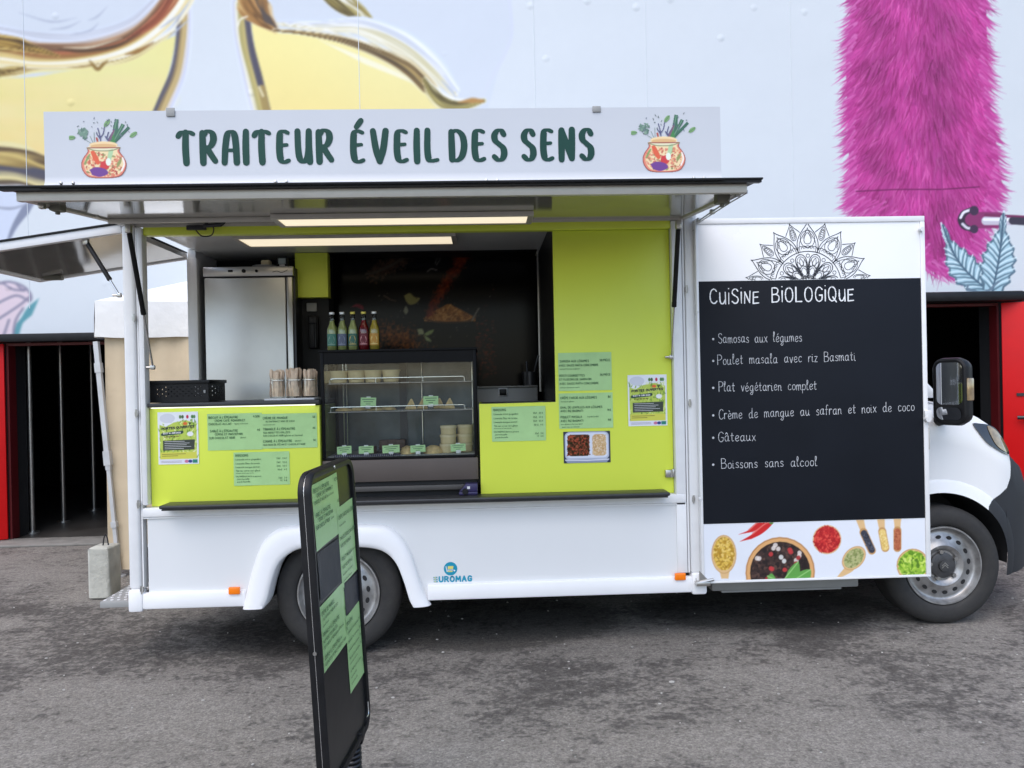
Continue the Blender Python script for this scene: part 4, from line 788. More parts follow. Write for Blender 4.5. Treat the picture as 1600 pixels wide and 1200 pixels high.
def lamp(px0, px1, py0, py1, Y, z, parent, nm='light_panel', hw=.06):
    xa, xb = at(px0, py0, Y).x, at(px1, py0, Y).x
    h = MB(); o_ = hw+.022; h.box((xa-.03, Y-o_, z), (xb+.03, Y-hw, z+.025), .002).box((xa-.03, Y+hw, z), (xb+.03, Y+o_, z+.025), .002).box((xa-.03, Y-hw, z), (xa, Y+hw, z+.025)).box((xb, Y-hw, z), (xb+.03, Y+hw, z+.025)).box((xa, Y-hw, z+.012), (xb, Y+hw, z+.024))
    o = h.build(nm, 'alu_beige', parent); MB().box((xa+.001, Y-hw+.001, z+.004), (xb-.001, Y+hw-.001, z+.0115)).build('diffuser', 'led', o)
lamp(382, 706, 374, 374, .54, 2.392, truck, hw=.13)
# ---- raised serving hatch
AW = Matrix.Translation((0, 0, 2.394)) @ Matrix.Rotation(math.atan(.094/1.02), 4, 'X')     # local y runs from hinge (0) to -1.02
hatch = MB().box((-1.995, -1.04, .047), (1.222, -.004, .056), .002).box((-1.99, -1.035, .036), (1.217, -1.0, .0465)).xf(AW).build('serving_hatch', 'black', truck)
hf = MB().box((-1.94, -1.005, -.004), (1.165, -.965, .036), .004).box((-1.94, -.0, .0), (-1.905, -.965, .036), .003).box((1.13, -.0, .0), (1.165, -.965, .036), .003)
hf.xf(AW).build('hatch_frame', 'alu_beige', hatch)
MB().box((-1.904, -.964, .008), (1.129, -.012, .034)).xf(AW).build('hatch_underside', 'underside', hatch)
MB().box((-1.9, -.30, -.016), (-.90, -.275, .0075), .003).xf(AW).build('hatch_rail', 'alu_beige', hatch)
lamp(440, 823, 341, 341, -.30, 2.338, truck, hw=.085)
def strut(a, b, name='gas_strut', f=.58):
    a, b = Vector(a), Vector(b); d = b-a
    o = MB().tube([a+d*.03, a+d*f], .0125, 12).tube([a+d*(f-.02), a+d*(f+.012)], .0135, 12).build(name, 'black', truck)
    MB().tube([a+d*f, b], .0055, 10).build('rod', 'chrome', o)
    k = (b-a).normalized()
    MB().box(a-Vector((.014, .014, .02)), a+Vector((.014, .014, .024)), .004).tube([b-Vector((.035, 0, 0)), b+Vector((.012, 0, 0))], .007, 8).box(b-Vector((.012, .01, .012)), b+Vector((.01, .01, .012)), .003).build_each('bracket', 'steel', o, eps=.02)
strut(at(201, 358, -.40), at(239, 574, .0))
strut(at(1060, 352, -.40), at(1049, 558, .0))
w_ = MB()
w_.tube([at(1168, 298, -.97), at(1140, 312, -.9), at(1090, 346, -.05)], .004, 6).tube([at(1168, 301, -.97), at(1142, 316, -.9), at(1090, 349, -.05)], .003, 6).tube([at(60, 322, -.9), at(120, 334, -.5), at(190, 346, -.1)], .004, 6)
for px, py, Y in ((1092, 344, -.1), (1152, 303, -.93), (150, 336, -.4), (66, 322, -.9), (1113, 331, -.4)):
    a = at(px, py, Y); w_.box(a-Vector((.012, .012, .012)), a+Vector((.012, .012, .012)), .003)
a = at(1088, 365, -.03); b = at(1098, 348, -.03); w_.tube([at(1083, 347, -.03), b, at(1082, 361, -.03)], .0025, 6)
w_.build_each('hatch_cable', 'steel', hatch)
bx = MB()
for px, py, Y, s_ in ((1128, 311, -.85, .030), (90, 324, -.78, .026)):
    a = at(px, py, Y); bx.box(a-Vector((s_, .03, s_*.75)), a+Vector((s_, .03, s_*.75)), .008).cyl(a-Vector((0, 0, s_*.75)), a-Vector((0, 0, s_*1.2)), .01)
bx.build_each('hatch_lock', 'box', hatch)
hk = MB(); a = at(312, 356, -.02)
hk.tube(smooth([at(320, 349, -.03), at(333, 354, -.03), at(331, 367, -.03), at(316, 369, -.03), at(306, 360, -.03)], 5), .0035, 6).box(a-Vector((.07, .01, .012)), a+Vector((.035, .012, .014)), .004).tube([at(318, 353, -.04), at(345, 351, -.05), at(352, 346, -.05)], [.009, .012, .008], 8)
hk.build('tie_down_hook', 'dark_metal', truck)
# ---- name board along the hatch's front edge
SX0, SX1, SY = at(68, 175, -1.0).x, at(1125, 167, -1.0).x, -1.0
ZT = 2.672
prof = [(-1.046, 2.420), (-1.034, 2.423), (-1.012, 2.436), (-1.003, 2.452), (-1.0, 2.48), (-1.0, ZT)]
zoff = at(600, 288, -1.04).z-2.421
prof = [(y, z+zoff if i < 5 else z) for i, (y, z) in enumerate(prof)]
xs = np.linspace(SX0, SX1, 12)
MBn = MB().grid([[Vector((x, y, z)) for x in xs] for y, z in prof]).grid([[Vector((x, y+.006, z)) for x in xs] for y, z in prof])
MBn.box((SX0, SY+.0002, ZT-.001), (SX1, SY+.0058, ZT+.001))
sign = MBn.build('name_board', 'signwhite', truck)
bl = MB()
for px, py in ((96, 289), (115, 289), (431, 287), (448, 287), (760, 285), (777, 285), (1084, 281), (1100, 281)):
    a = at(px, py-1, -1.02); bl.lathe([(0, .008), (.006, .006), (.008, 0)], (a.x, -1.022, a.z+.004), 'Y', 10)
bl.build_each('bolt', 'steel', sign)
cl = MB(); a = at(267, 178, SY); cl.box((a.x-.018, SY-.006, a.z-.012), (a.x+.018, SY-.002, ZT+.012), .002); a = at(932, 172, SY); cl.box((a.x-.018, SY-.006, a.z-.010), (a.x+.018, SY-.002, ZT+.006), .002)
cl.build_each('clip', 'grey', sign)
SG = {'T':'~-.5,8.7 .8,9.8 3,10 5,9.9 6.6,9.4|~3.1,9.9 2.9,5 3.2,0','R':'0,9.7 .2,0|~.2,8.6 2.2,10.2 4.6,9.6 5.2,7.6 4,5.6 1.6,4.5|~2.2,4.8 3.8,2.8 5.9,.6','A':'~0,0 .5,5 1.5,9 3.2,10 4.8,9.2 5.5,6 5.8,0|.5,4 5.5,4','I':'~.2,10 0,5 .1,0','E':'~4.6,9.5 2.6,10 .9,9.3 .5,6 .5,3 1.1,.7 2.7,0 4.8,.5|.6,5.4 4,5.6',
 'U':'~0,10 .2,4 1,.9 2.8,.1 4.6,1.6 5.3,5|~5.4,10 5.3,5 5.7,0','V':'~0,10 1.2,4 2.8,.1|~2.8,.1 4.4,4 5.6,10','L':'~.3,10 .1,4 .6,.8 2,.1 4.6,.4','D':'0,9.6 .2,.4|~-.4,9.2 2.4,10 5,8.4 5.8,5 4.8,1.6 2.6,.1 .2,.3','S':'~4.8,8.6 3.6,9.9 1.8,9.8 .5,8.4 .8,6.6 2.6,5.3 4.4,4 4.8,2 3.8,.4 2,.1 .2,1.2','N':'0,0 .2,9.8|.2,9.8 5,.4|5,.4 5.2,10','É':None}
del SG['É']
fs = frame((0, SY-.0005, 0)); lt = MB(); px_m = (SX1-SX0)/(1125-68)
def sign_word(txt, p0, p1, ybase, h):
    a, b = xz(p0, ybase, SY), xz(p1, ybase-.0076*(p1-p0), SY)
    st_, tw = text_strokes(txt, h*px_m, gap=4.4, k=7, over=SG, width=b[0]-a[0])
    for i, s_ in enumerate(st_):
        P = np.array([(a[0]+p[0], a[1]+p[1]) for p in s_])
        if len(P) == 2: P = np.array([P[0]+(P[1]-P[0])*t for t in np.linspace(0, 1, 6)])
        d = np.gradient(P, axis=0); d /= np.hypot(d[:, 0], d[:, 1])[:, None]+1e-9
        wv = np.abs(d[:, 1]); w = (.0150+(.0290-.0150)*wv**1.5)
        w = w*(.86+.14*np.sin(np.linspace(.1, 1, len(P))*2.4))
        lt.ribbon(P, list(w), fs, .0012+(i % 12)*.00006)
sign_word('TRAITEUR', 281, 518, 255, 48); sign_word('ÉVEIL', 551, 684, 253, 48); sign_word('DES', 706, 788, 251, 47); sign_word('SENS', 818, 924, 250, 47)
lt.build('lettering', 'greenink', sign, fix=False)
def jar_logo(cx, cy):
    """soup pot overflowing with herbs and vegetables, drawn in a 100 x 90 px box"""
    u = px_m; c0 = xz(cx, cy, SY); cv = Canvas(-52*u, 52*u, -46*u, 50*u, .0021, (225, 226, 232), 0.)
    q = lambda pts, k=5: smooth([(x*u, y*u) for x, y in pts], k)
    # leek, herbs
    for l in ([(10, 10), (14, 28), (18, 47), (24, 46), (23, 28), (18, 12)], [(14, 12), (22, 28), (28, 40), (34, 37), (26, 24), (18, 10)], [(16, 10), (28, 26), (38, 36), (42, 32), (30, 20), (19, 9)]): cv.poly([(x*u, y*u) for x, y in l], (62, 106, 84))
    cv.stroke(q([(14, 14), (21, 45)]), .004, (110, 150, 118)); cv.stroke(q([(17, 14), (30, 37)]), .004, (110, 150, 118))
    cv.poly(q([(9, 8), (18, 8), (15, 24), (11, 18)], 3), (66, 132, 72))
    for i in range(60):
        a_ = random.uniform(.55, 2.2); r_ = random.uniform(.15, 1); x, y = -18-math.cos(a_)*-1*0+(-8-14*r_*math.cos(a_*.9-.2)), 14+r_*20*math.sin(a_); cv.ell(x*u, y*u, 2.6*u, 1.6*u, random.choice([(112, 142, 124), (134, 160, 140), (92, 120, 108)]), .9, random.random()*3)
    for b0 in ((-26, 14), (-20, 20), (-14, 26)): cv.stroke(q([(-14, 6), b0]), .004, (86, 116, 96))
    for l in ([(-4, 8), (-5, 20), (-8, 32)], [(-4, 18), (0, 24), (2, 34)], [(-5, 16), (-10, 24)], [(8, 10), (6, 18), (8, 26)], [(6, 14), (3, 20)], [(7, 14), (12, 22), (17, 30)]): cv.stroke(q(l), .0065, (88, 88, 122))
    cv.stroke(q([(-8, 8), (-10, 17)]), .010, (176, 84, 74)); cv.stroke(q([(8, 10), (16, 28)]), .008, (124, 88, 110))
    for x, y, r_ in ((6, 40, .9), (-49, 18, .1), (46, 22, .6)): cv.ell(x*u, y*u, 7*u, 3.6*u, (124, 164, 106), 1, r_); cv.stroke([((x-7*math.cos(r_))*u, (y-7*math.sin(r_))*u), ((x+7*math.cos(r_))*u, (y+7*math.sin(r_))*u)], .003, (84, 120, 84))
    for i in range(22): 
        x, y = random.uniform(-40, 44), random.uniform(14, 48); cv.stroke([(x*u, y*u), ((x+random.uniform(-2, 2))*u, (y+random.uniform(-3, 3))*u)], .005, random.choice([(110, 118, 130), (90, 104, 104)]))
    # pot
    pot = [(-25, 2), (-24, -4), (-31, -14), (-34, -24), (-31, -35), (-22, -43), (0, -45), (22, -43), (31, -35), (34, -24), (31, -14), (24, -4), (25, 2)]
    cv.poly(q(pot, 5), (226, 132, 112)); cv.poly(q([(x*.88, y*.93-1) for x, y in pot], 5), (238, 214, 166))
    cv.ell(0, 6*u, 22*u, 6*u, (240, 210, 160)); cv.ell(0, 2*u, 26*u, 5*u, (228, 224, 190)); cv.ell(0, 4.4*u, 20*u, 3.6*u, (222, 178, 124)); 
    P_ = np.array(pot)
    for i in range(260):
        x, y = random.uniform(-29, 29), random.uniform(-42, -6)
        if abs(x) > 30*math.sqrt(max(0, 1-((y+24)/21)**2)): continue
        cv.ell(x*u, y*u, random.uniform(.8, 2.6)*u, random.uniform(.8, 1.8)*u, random.choice([(224, 126, 96), (196, 88, 70), (130, 140, 84), (226, 150, 110), (168, 70, 60), (236, 196, 140), (210, 116, 100)]), .8, random.random()*3)
    cv.poly(q([(-20, -4), (-14, -3), (-6, -20), (-10, -24), (-16, -16)], 3), (222, 96, 62)); cv.poly(q([(-4, -20), (6, -18), (8, -28), (0, -33), (-6, -28)], 4), (206, 58, 62)); cv.poly(q([(-22, -32), (-12, -28), (2, -31), (6, -38), (-6, -43), (-18, -40)], 4), (112, 62, 140))
    cv.poly(q([(8, -2), (15, -1), (12, -14), (9, -24), (4, -22), (6, -12)], 4), (176, 206, 160)); cv.ell(7*u, -20*u, 4*u, 6*u, (232, 238, 222)); cv.poly(q([(-30, -22), (-24, -10), (-20, -8), (-27, -22)], 4), (132, 158, 96)); cv.poly(q([(20, -30), (26, -22), (27, -14), (20, -22)], 4), (146, 152, 92))
    cv.stroke(q([(29, -14), (31, -24), (27, -34)]), .007, (246, 236, 226)); cv.stroke(q(pot, 5)+[q(pot)[0]], .0042, (150, 76, 66)); cv.stroke(q([(-26, 2), (-14, -2), (0, -3), (14, -2), (26, 2)]), .004, (140, 140, 100))
    cv.mesh('pot_emblem', frame((c0[0], SY-.0018, c0[1])), 'print', sign)
jar_logo(162, 233); jar_logo(1037, 225)
# ---- hinged rear hatch
fo = at(88, 444, .95); hl = Vector((XA, 0, 2.40)); u_ = Vector((fo.x-XA, 0, fo.z-2.335)); ln = u_.length+.12; ang = math.atan2(2.335-fo.z, XA-fo.x)
RH = Matrix.Translation((XA-.004, 0, 2.375)) @ Matrix.Rotation(-ang, 4, 'Y')      # local -x outwards
rh = MB().box((-ln, -.01, .034), (0, .965, .044), .002).xf(RH).build('rear_hatch', 'black', truck)
MB().box((-ln+.01, 0, -.012), (-.0, .035, .0335), .003).box((-ln+.01, .92, -.012), (0, .955, .0335), .003).box((-ln+.01, .036, -.012), (-ln+.045, .919, .0335), .003).xf(RH).build('hatch_frame', 'alu', rh)
MB().box((-ln+.046, .036, -.004), (-.002, .919, .030)).xf(RH).build('hatch_underside', 'underside', rh)
a = RH @ Vector((-ln+.16, .85, -.015)); MB().box(a-Vector((.06, .02, .018)), a+Vector((.06, .02, .012)), .008).build('hatch_lock', 'box', rh)
strut(RH @ Vector((-.22, .05, -.02)), (XA-.03, .02, 2.02), f=.7)
# rear step, tail lamp
MB().box((XA-.165, .0, .300), (XA-.002, .62, .335), .004).build('rear_step', 'grey', truck)
dt = MB()
for i in range(4):
    for j in range(12): dt.cyl((XA-.15+i*.037+(j % 2)*.015, .03+j*.05, .334), (XA-.15+i*.037+(j % 2)*.015, .03+j*.05, .3375), .009, seg=8)
dt.build('step_grip', 'tray', truck)
MB().lathe([(0, .02), (.03, .018), (.04, 0)], (XA-.005, .1, .43), 'Y', 16).box((XA-.016, .06, .36), (XA-.001, .14, .52), .005).build('tail_lamp', 'redlens', truck)
for px, py in ((366, 923), (1063, 901)):
    a = at(px, py, -.03); o = MB().box((a.x-.031, -.036, a.z-.02), (a.x+.031, -.020, a.z+.02), .005).build('side_marker_lamp', 'orange', truck)
# builder's emblem on the lower panel
fe = frame((0, -.0005, 0)); c = xz(704, 888.5, 0); u = 1/279.
em = MB(); em.poly2([(c[0]+10.5*u*math.cos(t), c[1]+10.5*u*math.sin(t)) for t in np.linspace(0, 2*math.pi, 28, False)], fe, .001)
em.build('emblem', 'teal', truck, fix=False)
b0 = xz(676, 910, 0); e2 = MB(); st_, tw = text_strokes('UROMAG', 7.6*u, gap=3.4, k=4, width=50*u)
for i, s_ in enumerate(st_): e2.ribbon([(b0[0]+10.5*u+p[0], b0[1]+.8*u+p[1]) for p in s_], 2.3*u, fe, .0012+(i % 9)*.0001)
for k in range(3): e2.ribbon([(b0[0]+(1-k*.2+.8)*u, b0[1]+(1.2+k*3.2)*u), (b0[0]+(8-k*.2)*u, b0[1]+(1.2+k*3.2)*u)], 2.0*u, fe, .0012, caps=False)
e2.build('emblem_lettering', 'teal', truck, fix=False)
e3 = MB(); e3.poly2([(c[0]+x*u, c[1]+y*u) for x, y in ((-4.5, -.5), (4, -.5), (4.5, 4.2), (-4, 4.2))], fe, .002).poly2([(c[0]+x*u, c[1]+y*u) for x, y in ((-4.5, -5), (3, -5), (3, -3.4), (-4.5, -3.4))], fe, .002)
for k in range(3): e3.ribbon([(b0[0]+2.4*u, b0[1]+(1.2+k*3.2)*u), (b0[0]+6*u, b0[1]+(1.2+k*3.2)*u)], .9*u, fe, .0022, caps=False)
e3.build('emblem_detail', 'tealyellow', truck, fix=False)
e4 = MB(); e4.ribbon([(c[0]-7*u, c[1]+3.6*u), (c[0]-5.4*u, c[1]-4.4*u)], 1.2*u, fe, .002).ribbon([(c[0]-5*u, c[1]-2*u), (c[0]+4.5*u, c[1]-2*u)], 1.3*u, fe, .0025, caps=False).ribbon([(c[0]+6*u, c[1]-3*u)], 2.6*u, fe, .002); e4.build('emblem_detail', 'tealwhite', truck, fix=False)

# ---- open side door carrying the blackboard
YD = -.05
dr = lambda px, py: xz(px, py, YD)
DX0, DX1, DZ0, DZ1 = 1.200, 2.508, .347, 2.385
door = MB().box((DX0, YD, DZ0), (DX1, YD+.035, DZ1), .004).build('side_door', 'white', truck)
fd = MB()
for a, b in (((DX0, DZ0), (DX1, DZ0+.012)), ((DX0, DZ1-.03), (DX1, DZ1)), ((DX0, DZ0+.013), (DX0+.014, DZ1-.031)), ((DX1-.026, DZ0+.013), (DX1, DZ1-.031))):
    fd.box((a[0], YD-.006, a[1]), (b[0], YD-.0005, b[1]), .002)
fd.build('door_frame', 'alu', door)
bx0, bz1 = dr(1090, 440); bx1, bz0 = dr(1445, 809)
MB().box((bx0, YD-.004, bz0), (bx1, YD-.0005, bz1), .001).build('blackboard', 'board', door)
FD = frame((0, YD-.004, 0))
for w_, p0, p1, yb in (('CUiSiNE', 1109, 1185, 475), ('BiOLOGiQUE', 1206, 1333, 472)):
    a, b = dr(p0, yb), dr(p1, yb-.017*(p1-p0)); over = {'i': '0,0 .1,7.6|0,10.6', 'U': '~0,8 .1,2.4 1.2,.3 3,.6 4.4,3|4.6,8.2 4.7,0', 'N': '0,0 .2,7.8|.2,7.8 4.2,.4|4.2,.4 4.6,8.4', 'E': '0,0 .2,7.8|.2,7.8 4.4,8|.1,4.2 3.6,4.4|0,0 4.6,.3'}
    tx = MB(); write(tx, w_, FD, a[0], a[1], .080, .0078, rough=True, width=b[0]-a[0], over=over, gap=2.6, k=7, jit=.25, slope=0)
    tx.build('chalk_title', 'chalk', door, fix=False)
for txt, p0, p1, yb, sl in (('Samosas aux légumes', 1122, 1252, 536, 0), ('Poulet masala avec riz Basmati', 1121, 1336, 570, .01), ('Plat végétarien complet', 1123, 1275, 612, .0), ('Crème de mangue au safran et noix de coco', 1123, 1428, 655, .02), ('Gâteaux', 1122, 1180, 690, 0), ('Boissons sans alcool', 1127, 1276, 732, 0)):
    tx = MB(); a, b = dr(p0, yb), dr(p1, yb); write(tx, txt, FD, a[0], a[1], 0.055, .0034, rough=True, width=b[0]-a[0], gap=1.7, space=7.5, k=6, jit=.35, slope=sl)
    c = dr(1114, yb-6); tx.ribbon([c], .013, FD, .001)
    tx.build('chalk_line', 'chalk_thin', door, fix=False)
# mandala print
cx, cz = dr(1263, 445); mu = px = 1/268.; md = MB(); FM = frame((0, YD-.0005, 0)); cnt = [0]
def mline(pts, w=1.25):
    """polar points (radius px, degrees) kept above the blackboard"""
    run = []
    for r_, t in pts:
        p = (cx+r_*mu*math.cos(R(t)), cz+r_*mu*math.sin(R(t))*1.0)
        if p[1] > bz1+.003 and p[1] < DZ1-.032: run.append(p)
        else:
            if len(run) > 1: md.ribbon(run, w*mu*.88, FM, .0006+(cnt[0] % 30)*.00002); cnt[0] += 1
            run = []
    if len(run) > 1: md.ribbon(run, w*mu*.88, FM, .0006+(cnt[0] % 30)*.00002); cnt[0] += 1
ogee = lambda s_, ha: ha*(.5*(1+math.cos(math.pi*s_**1.25)))**.8
arch_ = lambda s_, ha: ha*math.sqrt(max(0, 1-s_**3))
def petal(t, r0, r1, ha, shape, w=1.2, hide=None):
    n_ = 26
    for sg_ in (1, -1):
        run = []
        for s_ in np.linspace(0, 1, n_):
            q = (r0+(r1-r0)*s_, t+sg_*shape(s_, ha))
            if hide and hide(*q):
                if len(run) > 1: mline(run, w)
                run = []
            else: run.append(q)
        if len(run) > 1: mline(run, w)
def circ(r_, t, rad, w=1., a0=0, a1=360, n=16):
    pts = []
    for a_ in np.linspace(a0, a1, n):
        x = r_*math.cos(R(t))+rad*math.cos(R(a_+t)); y = r_*math.sin(R(t))+rad*math.sin(R(a_+t)); pts.append((math.hypot(x, y), math.degrees(math.atan2(y, x))))
    mline(pts, w)
def oval(r_, t, a_, b_, w=1., drop=0.):
    pts = []
    for s_ in np.linspace(0, 2*math.pi, 20):
        lx = a_*math.cos(s_); ly = b_*math.sin(s_)*(1-drop*math.cos(s_)); x = (r_+lx)*math.cos(R(t))-ly*math.sin(R(t)); y = (r_+lx)*math.sin(R(t))+ly*math.cos(R(t)); pts.append((math.hypot(x, y), math.degrees(math.atan2(y, x))))
    mline(pts, w)
mains = list(np.arange(-9, 200, 33.))
def under(r_, a_): return any(r_ < 95 and abs(a_-t) < ogee(max(0, (r_-50)/45), 16.2) for t in mains)
for t in mains:
    petal(t, 50, 95, 16.2, ogee); petal(t, 51, 86, 13.2, ogee, .9); oval(69, t, 13, 11, 1.); oval(70, t, 8.5, 5.2, 1., .4)
    for k in (-9, -6, -3, 3, 6, 9): mline([(80-abs(k)*1.1, t+k*.62), (87-abs(k)*1.5, t+k*.55)], .8)
    for k in np.linspace(-11, 11, 5): circ(54.5, t+k, 4.4, .9, -90, 90, 9)
    t2 = t+16.5
    petal(t2, 52, 96, 17, ogee, 1.1, under); oval(80, t2, 10.5, 4.2, 1., .35); oval(79.5, t2, 7.5, 2.6, .8, .35)
    for k in range(4): mline([(75+k*3.2, t2-1.5), (75.6+k*3.2, t2+1.5)], .8)
mline([(50.5, a_) for a_ in np.linspace(-5, 185, 80)], 1.3)
for t in np.arange(7.5, 200, 33.):
    petal(t, 14, 47.5, 16, arch_, 1.3); petal(t, 17, 44, 13, arch_, .9)
    for k in (-9, 0, 9): oval(36-abs(k)*.35, t+k, 5.5, 2.4, .9, .5)
    oval(21, t, 8.5, 6, 1.1); oval(20.5, t, 6, 3.6, .9)
    for k in np.linspace(40, 320, 9): circ(21+10.2*math.cos(R(k)), t+7.6*math.sin(R(k))*57/21*.95, 1.6, .8, 0, 360, 8)
    circ(44, t+16.5, 2.6, .9)
for t in np.arange(-4, 190, 26.): oval(7.5, t, 4.6, 2.4, 1.); circ(12.2, t+13, 1.9, .9)
md.build('mandala_print', 'ink', door, fix=False)
# printed spices along the bottom
x0, z1 = dr(1097, 815); x1 = DX1-.028; z0 = DZ0+.014; z1 = bz0-.003
sp = Canvas(DX0+.016, x1, z0, z1, .0036, (226, 229, 236))
d = lambda px, py: dr(px, py); dp = lambda pts, k=5: smooth([d(*p) for p in pts], k); U = 1/268.
def grains(cx, cy, rx, ry, cols, n, r0=.004, r1=.008, long=1.6, rot=0.):
    for i in range(n):
        a_ = random.random()*6.283; r_ = math.sqrt(random.random())*.97; x, y = rx*r_*math.cos(a_), ry*r_*math.sin(a_); x, y = x*math.cos(rot)-y*math.sin(rot), x*math.sin(rot)+y*math.cos(rot)
        sp.ell(cx+x*U, cy+y*U, random.uniform(r0, r1)*long, random.uniform(r0, r1), random.choice(cols), .9, random.random()*3)
WD, WD2 = (222, 184, 132), (196, 148, 92)
c = d(1131, 866); sp.poly([d(1122, 884), d(1141, 884), d(1138, 904), d(1127, 904)], WD); sp.ell(*c, 19*U, 29*U, WD2); sp.ell(*c, 18*U, 28*U, WD); sp.ell(c[0], c[1]+1*U, 16*U, 25*U, (214, 174, 70)); grains(c[0], c[1]+1*U, 15, 24, [(226, 188, 84), (190, 146, 46), (236, 204, 116), (170, 128, 40)], 420)
for pts in ([(1154, 835), (1170, 828), (1186, 815), (1200, 814), (1190, 824), (1176, 831)], [(1156, 846), (1176, 834), (1196, 818), (1206, 816), (1204, 822), (1190, 834), (1174, 842)]): sp.poly(dp(pts), (206, 36, 38)); sp.stroke(dp(pts[1:4]), .008, (232, 110, 100))
sp.ell(*d(1205, 817), .012, .008, (92, 130, 60))
c = d(1219, 894); sp.ell(*c, 53*U, 53*U, (186, 132, 82)); sp.ell(*c, 51*U, 51*U, (222, 168, 110)); sp.ell(*c, 46*U, 46*U, (46, 34, 32)); grains(*c, 44, 44, [(66, 48, 44), (36, 26, 26), (90, 66, 58), (52, 38, 36)], 800, .008, .011, 1.); 
for i in range(13): grains(*c, 43, 43, [(196, 58, 60), (226, 214, 206), (170, 50, 50), (222, 222, 216)], 2, .012, .014, 1.)
for pts in ([(1226, 904), (1234, 888), (1247, 878), (1250, 896), (1246, 906)], [(1244, 904), (1250, 893), (1266, 890), (1266, 906)], [(1199, 900), (1206, 896), (1212, 906), (1200, 908)]): sp.poly(dp(pts), (96, 160, 74)); sp.stroke(dp([pts[0], pts[2]]), .006, (150, 200, 120))
c = d(1292, 843); sp.ell(*c, 22*U, 22*U, (222, 178, 130)); sp.ell(*c, 20*U, 20*U, (186, 32, 34)); grains(*c, 19.5, 19.5, [(206, 50, 46), (164, 24, 30), (226, 84, 70), (180, 30, 36)], 380, .003, .006, 2.6)
c = d(1334, 872); sp.poly(dp([(1322, 884), (1334, 890), (1318, 900), (1308, 902), (1312, 896)]), WD); sp.ell(*c, 21*U, 15*U, WD2, rot=.75); sp.ell(*c, 20*U, 14*U, WD, rot=.75); sp.ell(*c, 17.5*U, 12*U, (160, 166, 106), rot=.75); grains(*c, 17, 11.5, [(176, 180, 120), (136, 146, 84), (188, 184, 134), (120, 130, 74)], 330, .003, .006, 1.4, .75)
for (hx, hy), (tx_, ty_), cl_ in (((1343, 818), (1362, 860), [(60, 62, 74), (40, 42, 52), (90, 92, 104)]), ((1376, 818), (1383, 856), [(232, 200, 120), (216, 178, 92), (240, 216, 150)]), ((1402, 816), (1402, 856), [(176, 96, 64), (150, 74, 48), (196, 120, 84)])):
    sp.stroke([d(hx, hy-8), d(hx+(tx_-hx)*.35, hy+(ty_-hy)*.35)], [.045, .03], WD); sp.stroke([d(hx+(tx_-hx)*.32, hy+(ty_-hy)*.32), d(tx_, ty_)], .046, WD2); sp.stroke([d(hx+(tx_-hx)*.36, hy+(ty_-hy)*.36), d(tx_, ty_-1)], .036, cl_[0])
    for i in range(130):
        t = random.uniform(.36, 1); sp.ell(*(np.array(d(hx+(tx_-hx)*t, hy+(ty_-hy)*t))+np.array((random.uniform(-.016, .016), random.uniform(-.01, .01)))), .005, .0035, random.choice(cl_), .9, random.random()*3)
c = d(1426, 883); sp.ell(*c, 25*U, 25*U, WD2); sp.ell(*c, 23.5*U, 23.5*U, WD); sp.ell(*c, 21.5*U, 21.5*U, (140, 180, 50)); grains(*c, 21, 21, [(176, 210, 70), (104, 150, 36), (206, 226, 110), (84, 124, 32), (150, 190, 60)], 420, .005, .010, 1.7)
sp.mesh('spice_print', frame((0, YD-.0015, 0)), 'print', door)
hw = MB()
a = at(1440, 358, YD-.02); hw.cyl((a.x, YD-.006, a.z), (a.x, YD-.03, a.z), .012); a = at(1449, 655, YD-.02); hw.cyl((a.x, YD-.006, a.z), (a.x, YD-.035, a.z), .016).box((a.x-.012, YD-.02, a.z), (a.x+.03, YD-.004, a.z+.05), .004)
for px, py in ((1088, 488), (1092, 778)): a = at(px, py, YD); hw.cyl((a.x+.004, YD-.005, a.z), (a.x+.004, YD-.014, a.z), .008, seg=10)
hw.build_each('door_fitting', 'tray', door)
a, b = at(1451, 668, YD+.01), at(1451, 702, YD+.01); MB().box((DX1+.001, YD+.004, b.z), (DX1+.012, YD+.03, a.z), .002).build('door_latch', 'alu_beige', door)
a = at(1095, 905, -.05); MB().box((a.x-.03, -.07, a.z-.035), (a.x+.05, -.012, a.z-.012), .004).tube([(a.x-.03, -.06, a.z-.02), (a.x+.07, -.06, a.z+.0)], .009, 8).prism([(a.x-.01, a.z-.01), (a.x+.045, a.z-.01), (a.x-.01, a.z+.05)], -.058, -.053).build('door_stay', 'steel', door)

